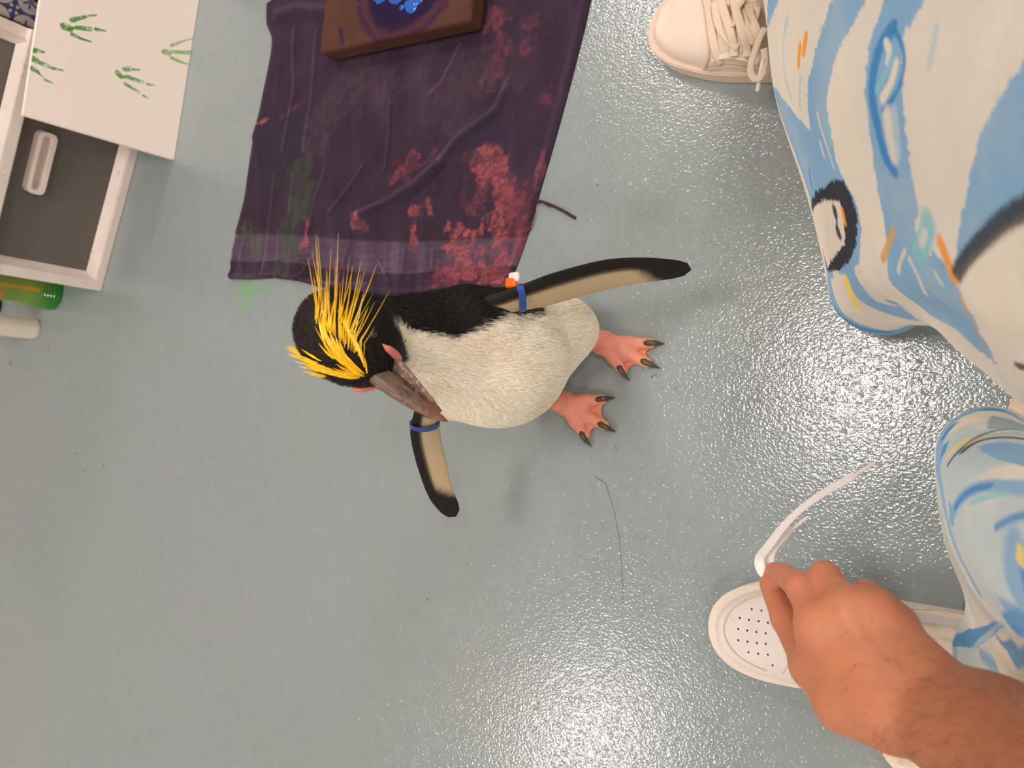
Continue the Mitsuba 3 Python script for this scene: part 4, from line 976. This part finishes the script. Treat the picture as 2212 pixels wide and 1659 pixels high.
LEFT = [
    [(2230, 915, .075), (2180, 885, .085), (2110, 880, .09), (2030, 935, .10), (2022, 1040, .115), (2050, 1200, .125), (2085, 1310, .13), (2060, 1378, .125), (2060, 1435, .12), (2095, 1500, .11), (2230, 1590, .10), (2380, 1500, .07), (2420, 1200, .05), (2360, 980, .05)],
    [(2240, 920, .13), (2185, 900, .14), (2115, 905, .15), (2040, 955, .17), (2026, 1050, .20), (2050, 1180, .215), (2100, 1300, .20), (2110, 1375, .17), (2115, 1440, .16), (2140, 1520, .15), (2250, 1600, .14), (2400, 1500, .10), (2450, 1200, .08), (2390, 990, .09)],
    [(2280, 960, .23), (2215, 955, .25), (2150, 970, .27), (2085, 1010, .295), (2068, 1080, .315), (2085, 1170, .325), (2130, 1270, .315), (2175, 1370, .28), (2195, 1450, .25), (2220, 1540, .23), (2300, 1620, .21), (2440, 1520, .16), (2500, 1220, .14), (2440, 1020, .17)],
    [(2420, 1010, .36), (2360, 1010, .39), (2300, 1020, .415), (2245, 1050, .435), (2230, 1100, .45), (2245, 1180, .455), (2285, 1280, .44), (2330, 1390, .41), (2350, 1480, .37), (2370, 1570, .33), (2440, 1650, .29), (2580, 1560, .24), (2640, 1260, .23), (2580, 1080, .28)],
    [(2800, 1060, .48), (2760, 1060, .50), (2720, 1070, .52), (2680, 1100, .54), (2670, 1150, .55), (2690, 1230, .55), (2730, 1330, .53), (2770, 1440, .49), (2790, 1540, .44), (2810, 1630, .39), (2880, 1700, .34), (2980, 1600, .28), (3020, 1330, .30), (2960, 1150, .36)]]
def fleece(p, n, uv): return .55 * mikit.noise(p.x * 520, p.y * 520, p.z * 520) + .7 * mikit.noise(p.x * 230, p.y * 230, p.z * 230)
mat('fleece', VCOL, rough=0.95, spec=0.1, sheen=0.5, bump=(fleece, 4e-4), bscale=0.0007)
CREAM, BLUE, DEEP, AQUA = np.array([.80, .74, .62]), lin(124, 168, 205), lin(60, 128, 190), lin(120, 188, 200)
def pants_leg(rings, marks):
    pts = leg_loft(rings); nu, nv = pts.shape[:2]
    mesh = grid_mesh(pts, close_u=True)
    n = mesh.vertex_normals.reshape(nu, nv, 3)
    ctr = pts.mean(0, keepdims=True); out = np.sign(np.sum((pts - ctr) * n)); n = n * out
    U, V = np.meshgrid(np.arange(nu) / nu, np.arange(nv) / (nv - 1), indexing='ij')
    soft = (nz(pts.reshape(-1, 3), 9, 95, 2).reshape(nu, nv) - .5) * .012 * sstep(.02, .15, V)
    outer = pts + n * soft[..., None]
    inner = (outer - n * .004)[:, :60]
    strip = np.concatenate([outer[:, ::-1], inner], 1)                      # wraps over the hem into the inside
    col = paint(marks, outer, .75 if marks is PRINT_L else .12).reshape(nu, nv, 3) if marks else np.zeros((nu, nv, 3))
    inn = np.tile(np.array([.62, .60, .52]), (nu, 60, 1))
    return grid_mesh(strip, close_u=True), np.concatenate([col[:, ::-1], inn], 1).reshape(-1, 3), np.stack([np.concatenate([U, U[:, :60]], 1) * 1.2, np.concatenate([-V, V[:, :60]], 1)], -1).reshape(-1, 2), outer
# PRINT-BAKED
# the print, in the cloth's own coordinates (around the leg, up the leg; thousandths): s = stroke (half width in mm), p = filled shape
PRINT_R = [('p', 'B', 0, [(94, 308), (110, 289), (133, 256), (155, 235), (169, 218), (189, 206), (205, 198), (220, 188), (213, 159), (208, 124), (197, 70), (184, 24), (185, 6), (221, 18), (275, 40), (333, 75), (368, 83), (363, 146), (355, 223), (327, 276), (289, 303), (263, 303), (252, 282), (244, 267), (233, 263), (214, 269), (199, 268), (184, 267), (165, 284), (148, 300), (129, 327), (105, 375), (84, 412), (60, 450), (67, 374)], 0), ('p', 'B', 0, [(105, 36), (92, 176), (113, 80), (128, 11), (128, 4)], 0), ('p', 'B', 0, [(79, 457), (98, 435), (116, 416), (139, 404), (158, 396), (179, 397), (201, 393), (224, 389), (239, 386), (258, 390), (284, 387), (335, 361), (355, 367), (386, 385), (420, 426), (416, 499), (417, 599), (415, 681), (413, 711), (405, 674), (373, 596), (305, 571), (279, 550), (271, 528), (263, 503), (276, 486), (265, 474), (254, 466), (232, 479), (221, 479), (204, 475), (180, 473), (148, 470), (109, 473), (98, 487), (86, 510), (73, 527), (52, 543), (56, 487)], 0), ('p', 'B', 0, [(92, 734), (119, 691), (147, 648), (176, 617), (198, 602), (219, 585), (248, 564), (277, 549), (234, 621), (209, 671), (182, 740), (157, 789), (70, 787)], 0), ('s', 'B', np.float64(7.5), [(357, 90), (400, 29), (435, 9), (468, 13), (500, 31), (467, 360)], 0.25), ('s', 'D', np.float64(2.3), [(404, 11), (441, 11), (479, 25)], 0.8), ('s', 'C', np.float64(5.2), [(358, 163), (392, 163), (428, 139), (456, 148), (472, 233), (465, 345)], 0.25), ('s', 'B', np.float64(6.7), [(346, 216), (377, 222), (414, 231), (437, 269), (443, 337)], 0.25), ('s', 'D', np.float64(1.7), [(414, 278), (424, 308)], 0.9), ('s', 'Y', np.float64(2.7), [(365, 197), (389, 193), (417, 176)], 0.5), ('s', 'C', np.float64(7.1), [(320, 303), (364, 287), (400, 313), (448, 361), (437, 480), (425, 569)], 0.25), ('s', 'D', np.float64(3.2), [(100, 464), (117, 436), (137, 419), (156, 411), (173, 413), (190, 418), (204, 426), (210, 439)], 0.25), ('s', 'D', np.float64(1.2), [(100, 464), (112, 475), (126, 476), (145, 463), (167, 429)], 0.25), ('s', 'C', np.float64(1.9), [(113, 447), (121, 451), (127, 446)], 0.25), ('s', 'C', np.float64(2.4), [(128, 460), (142, 450), (157, 431)], 0.25), ('s', 'A', np.float64(1.5), [(123, 454), (138, 439), (152, 421)], 0.6), ('s', 'C', np.float64(3.7), [(169, 437), (183, 439), (198, 443)], 0.6), ('s', 'L', np.float64(2.5), [(164, 452), (177, 453), (194, 452)], 0.8), ('s', 'L', np.float64(2.4), [(93, 548), (104, 542), (118, 532)], 0.8), ('s', 'C', np.float64(1.3), [(199, 230), (215, 232), (231, 240), (243, 242)], 0.7), ('s', 'C', np.float64(1.5), [(227, 214), (238, 214)], 0.8), ('s', 'A', np.float64(2.1), [(204, 259), (220, 259)], 0.7), ('s', 'D', np.float64(2.1), [(261, 124), (275, 116)], 0.8), ('s', 'L', np.float64(2.8), [(120, 157), (142, 118), (172, 108), (193, 128)], 0.9), ('s', 'L', np.float64(1.9), [(171, 194), (199, 172)], 0.9), ('p', 'K', 0, [(295, 29), (283, 120), (270, 188), (254, 242), (249, 273), (260, 289), (273, 295), (287, 291), (310, 274), (338, 227), (354, 174), (356, 95)], 0), ('p', 'C', 0, [(303, 10), (287, 153), (277, 214), (276, 240), (288, 241), (308, 233), (320, 217), (340, 163), (351, 112)], 0), ('s', 'K', np.float64(3.3), [(287, 211), (290, 210)], 0.3), ('s', 'K', np.float64(1.2), [(294, 211), (303, 207)], 0.3), ('s', 'K', np.float64(3.7), [(308, 206), (310, 207)], 0.3), ('s', 'O', np.float64(2.6), [(283, 243), (292, 244)], 0.3), ('s', 'O', np.float64(3.1), [(132, 224), (145, 213)], 0.3), ('s', 'O', np.float64(2.6), [(142, 201), (158, 192)], 0.3), ('s', 'T', np.float64(2.2), [(264, 415), (286, 388), (308, 359)], 0.5), ('s', 'O', np.float64(3.3), [(252, 523), (264, 534), (280, 548)], 0.4), ('s', 'A', np.float64(5.3), [(239, 500), (259, 485), (277, 471)], 0.5), ('s', 'C', np.float64(2.0), [(251, 489), (262, 479)], 0.9), ('s', 'C', np.float64(1.1), [(277, 440), (314, 405)], 0.7), ('s', 'C', np.float64(1.4), [(285, 448), (303, 464), (340, 467)], 0.7), ('s', 'C', np.float64(1.1), [(286, 505), (297, 519)], 0.8), ('p', 'C', 0, [(276, 549), (243, 602), (217, 658), (189, 740), (168, 792), (248, 831), (425, 776), (419, 708), (389, 607), (304, 563)], 0), ('s', 'K', np.float64(3.6), [(174, 753), (191, 708), (221, 640), (251, 587), (273, 556)], 0.5), ('s', 'T', np.float64(0.8), [(279, 555), (308, 565), (392, 604), (415, 681)], 0.8), ('s', 'K', np.float64(1.9), [(395, 732), (386, 767)], 0.6)]
PRINT_L = [('s', 'B', np.float64(5.3), [(189, 219), (154, 69), (126, 35), (94, 33), (54, 53), (9, 105)], 0.25), ('s', 'D', np.float64(2.6), [(152, 105), (128, 76)], 0.6), ('s', 'D', np.float64(2.3), [(81, 50), (58, 52)], 0.6), ('s', 'D', np.float64(2.1), [(165, 236), (151, 189)], 0.5), ('p', 'G', 0, [(75, 114), (24, 209), (38, 316), (74, 301), (88, 275)], 0), ('s', 'Y', np.float64(1.5), [(160, 280), (139, 285), (120, 282)], 0.5), ('s', 'K', np.float64(1.1), [(174, 297), (141, 311), (111, 305), (82, 305), (56, 317), (33, 335)], 0.4), ('s', 'K', np.float64(1.4), [(143, 326), (116, 327), (90, 347), (45, 406)], 0.5), ('s', 'T', np.float64(1.0), [(130, 313), (105, 311), (80, 333), (39, 373)], 0.8), ('p', 'B', 0, [(121, 346), (89, 376), (49, 446), (110, 609), (118, 531), (119, 429)], 0), ('s', 'B', np.float64(3.7), [(191, 208), (235, 268), (276, 301), (306, 320), (331, 340)], 0.6), ('s', 'D', np.float64(1.5), [(228, 330), (250, 343)], 0.7), ('s', 'B', np.float64(3.4), [(247, 325), (208, 433), (183, 532), (171, 611), (171, 696)], 0.5), ('s', 'D', np.float64(1.6), [(229, 373), (198, 471), (179, 561)], 0.6), ('s', 'A', np.float64(1.2), [(215, 475), (197, 575), (188, 627)], 0.7), ('s', 'D', np.float64(1.3), [(236, 593), (219, 666), (211, 714)], 0.8), ('s', 'B', np.float64(5.3), [(246, 658), (283, 611), (320, 582), (343, 591)], 0.6), ('s', 'Y', np.float64(1.7), [(252, 666), (271, 645)], 0.8), ('s', 'D', np.float64(2.3), [(285, 646), (316, 625)], 0.7), ('s', 'B', np.float64(3.8), [(343, 479), (346, 568)], 0.6), ('p', 'H', 0, [(441, 1), (425, 9), (411, 185), (375, 387), (375, 442), (416, 304), (453, 156), (449, 12)], 0), ('s', 'H', np.float64(3.9), [(370, 466), (349, 574)], 0.5), ('s', 'H', np.float64(2.1), [(406, 353), (417, 387), (407, 456)], 0.5), ('s', 'H', np.float64(3.6), [(440, 437), (420, 522)], 0.5), ('s', 'B', np.float64(3.4), [(461, 196), (471, 295)], 0.8), ('s', 'H', np.float64(2.3), [(383, 486), (377, 562)], 0.5), ('s', 'L', np.float64(1.2), [(369, 439), (420, 259), (447, 159), (472, 90), (492, 42)], 0.7), ('s', 'B', np.float64(1.5), [(455, 20), (483, 18)], 0.8)]
CLOTH = {'C': np.array([.73, .675, .585]), 'B': lin(126, 170, 206), 'D': lin(66, 134, 194), 'A': lin(132, 194, 204), 'L': lin(178, 200, 208), 'K': lin(46, 42, 46), 'O': lin(236, 152, 44), 'T': lin(206, 164, 92), 'Y': lin(242, 214, 84), 'G': lin(150, 168, 176), 'H': lin(86, 146, 196)}
def paint(marks, pts, wash):
    import shapely
    nu, nv = pts.shape[:2]
    U, V = np.meshgrid(np.arange(nu) / nu, np.arange(nv) / (nv - 1), indexing='ij')
    w = pts.reshape(-1, 3)
    uj = U.ravel() + .010 * (nz(w, 320, 96, 3) - .5); vj = V.ravel() + .012 * (nz(w, 320, 97, 3) - .5)
    big = nz(w, 20, 98, 3); fuzz = nz(w, 380, 99, 3) - .5
    col = np.tile(CLOTH['C'], (len(w), 1)); col = blend(col, (.66, .64, .62), sstep(.5, .75, big) * .45); col = blend(col, lin(168, 194, 202), sstep(.40, .62, nz(w, 11, 101, 3)) * wash)
    for kind, c, r, q, soft in marks:
        q = np.array(q, float) / 1000
        target = CLOTH[c]
        if kind == 'p':
            hit = np.zeros(len(w), bool)
            poly = shapely.Polygon(q).buffer(0)
            for sh in (-1, 0, 1): hit |= shapely.contains_xy(poly, uj + sh, vj)
            k = hit.astype(float)
            tone = target * np.ones((len(w), 1))
            if c == 'B': tone = blend(tone, lin(156, 184, 204), sstep(.45, .7, nz(w, 14, 100)) * .6)
            col = blend(col, tone, k * (.96 + 0 * big))
        else:
            x, y = (q[:, 0] % 1) * nu, np.clip(q[:, 1], 0, 1) * (nv - 1)
            i0, j0 = np.floor(x).astype(int), np.minimum(np.floor(y).astype(int), nv - 2); fx, fy = (x - i0)[:, None], (y - j0)[:, None]
            g = lambda di, dj: pts[(i0 + di) % nu, j0 + dj]
            p3 = g(0, 0) * (1 - fx) * (1 - fy) + g(1, 0) * fx * (1 - fy) + g(0, 1) * (1 - fx) * fy + g(1, 1) * fx * fy
            if len(p3) > 2: p3 = curve(p3, 4 * len(p3))
            d = line_dist(w, p3) / (r * .0017) + fuzz * .5
            col = blend(col, target, sstep(1 + soft * .6, 1 - soft * .6 - .12, d) * (1 - .25 * soft))
    return col
mr, cr, ur, outR = pants_leg(RIGHT, PRINT_R)
ml, cl2, ul, outL = pants_leg(LEFT, PRINT_L)
put('person__pants', concat(mr, ml), 'fleece', smooth=True, color=np.vstack([cr, cl2]), uv=np.vstack([ur, ul]))
tag('person__pants', 'very wide fleece pants printed with blue and cream swirls and round penguins')

# pale wood near the photographer's feet
def grainy(p, n, uv):
    g = mikit.fbm(p.x * 40 + p.y * 25, p.y * 160 - p.x * 240, p.z * 90, 3)
    f = mikit.smoothstep(.72, .8, mikit.noise(p.x * 160, p.y * 160, p.z * 160))
    return mikit.mix(mi.Color3f(.80, .66, .52) * (.86 + .26 * g), mi.Color3f(.42, .30, .22), f * .25)
mat('pale_wood', mikit.proc(grainy), rough=0.55)
def board(px, z1, r, key, label):
    c = manifold3d.CrossSection([np.array([P(x, y, z1)[:2] for x, y in px])])
    if c.area() < 1e-6: c = manifold3d.CrossSection([np.array([P(x, y, z1)[:2] for x, y in px])[::-1]])
    c = c.offset(-r, manifold3d.JoinType.Round, 2, 32).offset(r, manifold3d.JoinType.Round, 2, 32)
    mf = manifold3d.Manifold.extrude(c, z1 - .003) + manifold3d.Manifold.extrude(c.offset(-.002, manifold3d.JoinType.Round, 2, 32), .003).translate((0, 0, z1 - .003))
    k = put(key, from_manifold(mf), 'pale_wood', smooth=30); tag(k, label, 'board')
board([(1908, 1506), (1900, 1628), (1960, 1700), (2120, 1830), (2300, 1760), (2260, 1600)], .045, .018, 'wooden_board', 'pale beige board with a rounded corner on the floor under the forearm')
board([(2192, 846), (2176, 884), (2230, 920), (2330, 930), (2340, 850)], .035, .003, 'wooden_block', 'pale wood block on the floor between the two pants legs at the right edge')
